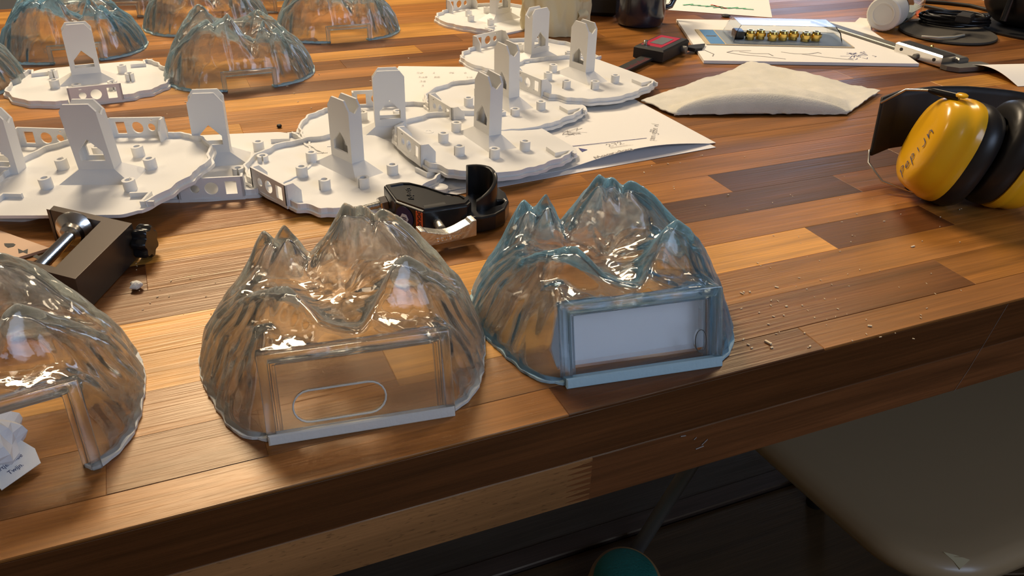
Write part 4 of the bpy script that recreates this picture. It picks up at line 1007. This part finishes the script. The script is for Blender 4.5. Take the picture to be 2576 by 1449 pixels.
tag(obj('cable', G().tube([P(2322, 14, .003), P(2370, 24, .003), P(2410, 36, .003), P(2435, 46, .004)], .0026, 8), BLACKM, smooth=60), 'lower black cable running to the coil', 'cable')
tag(obj('orange_tag', G().box(-.013, .013, -.010, .010, 0, .002, M=Matrix.Translation(P(2330, 42, .0006)) @ Matrix.Rotation(.3, 4, 'Z'), ch=.0005), ORANGE), 'orange label lying behind the bottle', 'label')
tag(obj('white_card', G().box(-.022, .022, -.012, .012, 0, .002, M=Matrix.Translation(P(2322, 54, .0006)) @ Matrix.Rotation(.2, 4, 'Z'), ch=.0005), PAPER), 'white card between the bottle and the round disc', 'card')
pc = P(2565, 95)
def pouch(t, n=40):
    a0 = PI*t; out = []
    for k in range(n):
        a = 2*PI*k/n; r = math.sin(a0)**.7
        f = 1+.06*math.sin(5*a+t*3)
        out.append((pc.x+.075+.085*r*math.cos(a)*f, pc.y+.045+.06*r*math.sin(a)*f, TZ+.0005+.05*(1-math.cos(a0))))
    return out
po = thing('dark_pouch', 'dark glossy rounded pouch at the top right corner', 'pouch', (pc.x+.075, pc.y+.045, TZ))
off_ = Matrix.Translation((-pc.x-.075, -pc.y-.045, -TZ))
obj('body', G().rings([pouch(.02+.96*t/16) for t in range(17)], off_), CUSH, po, 60)
obj('strap', G().tube([(-.088, -.02, .02), (-.085, -.02, .065), (-.04, -.045, .095), (.03, -.055, .09)], .005, 8), BLKPLAS, po, 60)
obj('base_plate_dark', G().lathe([(.0, .0006), (.094, .0006), (.095, .003), (.0, .005)], 40, Matrix.Translation((-.0, -.01, 0))), BLACKM, po, 30)

# ------------------------------------------------------------------ small loose things
def bead(u, v, r, label, h=1.0):
    c = P(u, v); g = G().lathe([(0, .0002), (r*.7, .0003), (r, r*.6*h), (r*.8, r*1.2*h), (0, r*1.45*h)], 18, Matrix.Translation(c))
    tag(obj('black_cap', g, RUBBER, smooth=50), label, 'cap')
bead(703, 321, .0026, 'tiny black rubber cap behind the low white plate')
bead(1826, 42, .0072, 'black rubber foot in front of the coloured drawing', .35)
def lump(c, r, seed, n=12):
    def f(t):
        out = []
        for k in range(n):
            a = 2*PI*k/n; q = r*math.sin(PI*t)*(1+.55*mnoise.noise(Vector((math.cos(a)*1.7+seed, math.sin(a)*1.7, t*3)))); out.append((c.x+q*math.cos(a), c.y+q*math.sin(a), c.z+.0002+r*.75*(1-math.cos(PI*t))))
        return out
    return G().rings([f(.05+.9*t/8) for t in range(9)])
tag(obj('plaster_crumb', lump(P(345, 727), .0040, 4.2), mat('plaster', (.78, .74, .66), .9)), 'white plaster crumb on the table near the star knob', 'crumb')
# crumpled printed paper, bottom left
cpx = thing('crumpled_paper', 'crumpled printed paper at the left edge in front of the open window', 'paper', (P(-28, 1165).x, P(-28, 1165).y, TZ))
def crump(t, n=22):
    out = []
    for k in range(n):
        a = 2*PI*k/n; q = .0175*(math.sin(PI*t)**.55)*(1+.42*mnoise.noise(Vector((math.cos(a)*2.1+5, math.sin(a)*2.1, t*2.5)))); out.append((q*math.cos(a), q*1.0*math.sin(a), .0004+.0125*(1-math.cos(PI*t))))
    return out
obj('paper_ball', G().rings([crump(.04+.92*t/9) for t in range(10)]), PAPER2, cpx)
fcx = frame((.0125, -.0130, .0085), (.80, .62, .05), (.30, -.40, .85))
obj('printed_flap', G().prism([(-.012, -.010), (.009, -.010), (.012, -.002), (.009, .012), (-.010, .012)], (), -.0005, 0, fcx), PAPER, cpx)
g = G()
for i, tx in enumerate(['STERD/I,', 'rate ribber', 'artje/ambe', 'Twijn.']):
    h = moved(textgeo(tx, .0031, .00005), fcx @ Matrix.Translation((-.001, .0075-.0042*i, .0002))); g.add(h.v, h.f)
obj('print', g, INK, cpx)
# sawdust flecks and hairline scratches
g = G()
def fleck(u, v, s):
    p = P(u, v, .0004); a = rnd.uniform(0, 6.3); l, w = s*rnd.uniform(.5, 1.6), s*rnd.uniform(.25, .6)
    g.box(-l/2, l/2, -w/2, w/2, -.0002, w*.5, M=Matrix.Translation(p) @ Matrix.Rotation(a, 4, 'Z'))
for _ in range(70): fleck(rnd.uniform(1900, 2420), rnd.uniform(440, 860), .0011)
for _ in range(22): fleck(rnd.uniform(1860, 2060), rnd.uniform(720, 880), .0017)
for _ in range(18): fleck(rnd.uniform(400, 1300), rnd.uniform(100, 300), .0018)
for _ in range(16): fleck(rnd.uniform(270, 560), rnd.uniform(660, 800), .0009)
for _ in range(14): fleck(rnd.uniform(1500, 1900), rnd.uniform(380, 540), .0013)
for q in ((1680, 412), (1932, 862), (2188, 820), (2296, 620)): fleck(*q, .003)
o = stuff(obj('sawdust', g, DUST)); tag(o, 'pale sawdust flecks scattered over the table top', 'sawdust')
g = G()
def scr(q, w=.0004):
    pts = [P(u, v, .0003) for u, v in q]; g.tube(pts, w/2, 5)
scr([(175, 1240), (260, 1192), (360, 1135)]); scr([(1912, 503), (1960, 530), (2060, 585), (2115, 590)], .0006); scr([(1925, 507), (1975, 525)], .0005)
scr([(2340, 625), (2352, 600), (2360, 632), (2372, 610)], .0005); scr([(1700, 430), (1560, 445), (1520, 452)], .0005); scr([(1925, 690), (1932, 680), (1926, 668)], .0006)
scr([(2085, 575), (2112, 592), (2132, 570)], .0005)
stuff(obj('scratches', g, SCRATCH, table))
# long scratch and nicks on the front face
g = G()
def face(u, v):
    d = RIGHT*((u-1288)/FPX)-UP*((v-724.5)/FPX)+_f; t = .3250/d.y; return Vector((t*d.x-.6, .3250-.9, TZ+CH+t*d.z))
g.tube([face(2536, 765), (face(2440, 925)), face(2400, 985)], .00014, 5)
for a in ((1712, 1098, 1725, 1096), (1746, 1106, 1752, 1100), (1750, 1130, 1770, 1122), (1765, 1120, 1780, 1105)): g.tube([face(*a[:2]), face(*a[2:])], .0004, 5)
stuff(obj('face_scratches', g, mat('pale_scratch', (.30, .25, .22), .6), table))

# ------------------------------------------------------------------ chair and shoe below the table
ch = thing('chair', 'beige padded seat on chromed tubes pushed under the table', 'chair', (.77, .52, 0))
sx0, sx1, sy0, sy1, sr = -.215, .235, -.205, .22, .075
def seat_ring(i, z):
    r = sr
    pts = arc(sx1-r, sy0+r, r-i, -90, 0, 10)+arc(sx1-r, sy1-r, r-i, 0, 90, 10)+arc(sx0+r, sy1-r, r-i, 90, 180, 10)+arc(sx0+r, sy0+r, r-i, 180, 270, 10)
    return [(x+(.03*(y-sy0)/.4*-1 if x < 0 else 0), y, z) for x, y in pts]
obj('seat', G().rings([seat_ring(.014, .418), seat_ring(.002, .426), seat_ring(0, .436), seat_ring(.005, .446), seat_ring(.016, .450), seat_ring(.04, .4515)]), SEATM, ch, 50)
tz_ = P(2352, 1358, -.3015); tz2 = Vector((tz_.x-.77, tz_.y-.52, .4445))
g = G().prism([(-.010, .004), (0, .001), (.012, -.004), (.003, -.010), (-.001, -.013), (-.004, -.005)], (), 0, .0012, frame((-.167, -.182, .4490), (.9, -.35, 0), (-.1, -.25, 1)))
obj('torn_patch', g, FOAM, ch)
def chleg(x, y, dx, dy): return G().tube([(x, y, .417), (x+dx*.08, y+dy*.08, .39), (x+dx, y+dy, .012)], .0115, 14)
for x, y, dx, dy in ((-.165, -.17, .05, -.06), (.19, -.17, .02, -.07), (-.070, .205, -.123, .061), (.149, .20, .0, .048)):
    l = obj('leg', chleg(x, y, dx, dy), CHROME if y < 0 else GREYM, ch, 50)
    if (x, y) != (-.070, .205): obj('rubber_tip', G().lathe([(.014, 0.0005), (.016, .004), (.0145, .055), (.0125, .058)], 16, Matrix.Translation((x+dx, y+dy, 0))), RUBBER, l, 40)
obj('frame_tube', G().tube([(-.165, -.17, .405), (-.12, -.185, .392), (-.04, -.20, .375), (.06, -.20, .375), (.14, -.19, .39), (.19, -.17, .405)], .0115, 14), CHROME, ch, 60)
for x in (-.165, .19): obj('side_tube', G().tube([(x, -.17, .408), (x, .19, .408)], .010, 12), CHROME, ch, 50)

sp = P(1566, 1386, -.72); shoe = thing('shoe', 'teal knitted shoe with a brown sole edge on the floor', 'shoe', (sp.x, sp.y, 0), (0, 0, R_(-26)))
def shoe_ring(s, z, y1=0.0, back=.26):
    out = []
    for k in range(48):
        a = 2*PI*k/48; x, y = math.cos(a), math.sin(a)
        w = .056 if y > 0 else .056-.012*min(1, -y*1.2)
        out.append((x*w*s, -.070*s+(y*.070*s if y > 0 else y*back)+y1, z))
    return out
obj('sole', G().rings([shoe_ring(.98, .0005), shoe_ring(1.05, .004), shoe_ring(1.07, .020), shoe_ring(1.02, .027)]), SOLE, shoe, 50)
obj('toe_guard', G().rings([shoe_ring(1.02, .027, -.001), shoe_ring(.99, .038, -.003), shoe_ring(.93, .047, -.007)]), SOLE, shoe, 50)
obj('knit_upper', G().rings([shoe_ring(.88, .045, -.010), shoe_ring(.82, .056, -.018), shoe_ring(.72, .065, -.030), shoe_ring(.5, .074, -.06), shoe_ring(.2, .080, -.09)]), TEAL, shoe, 60)
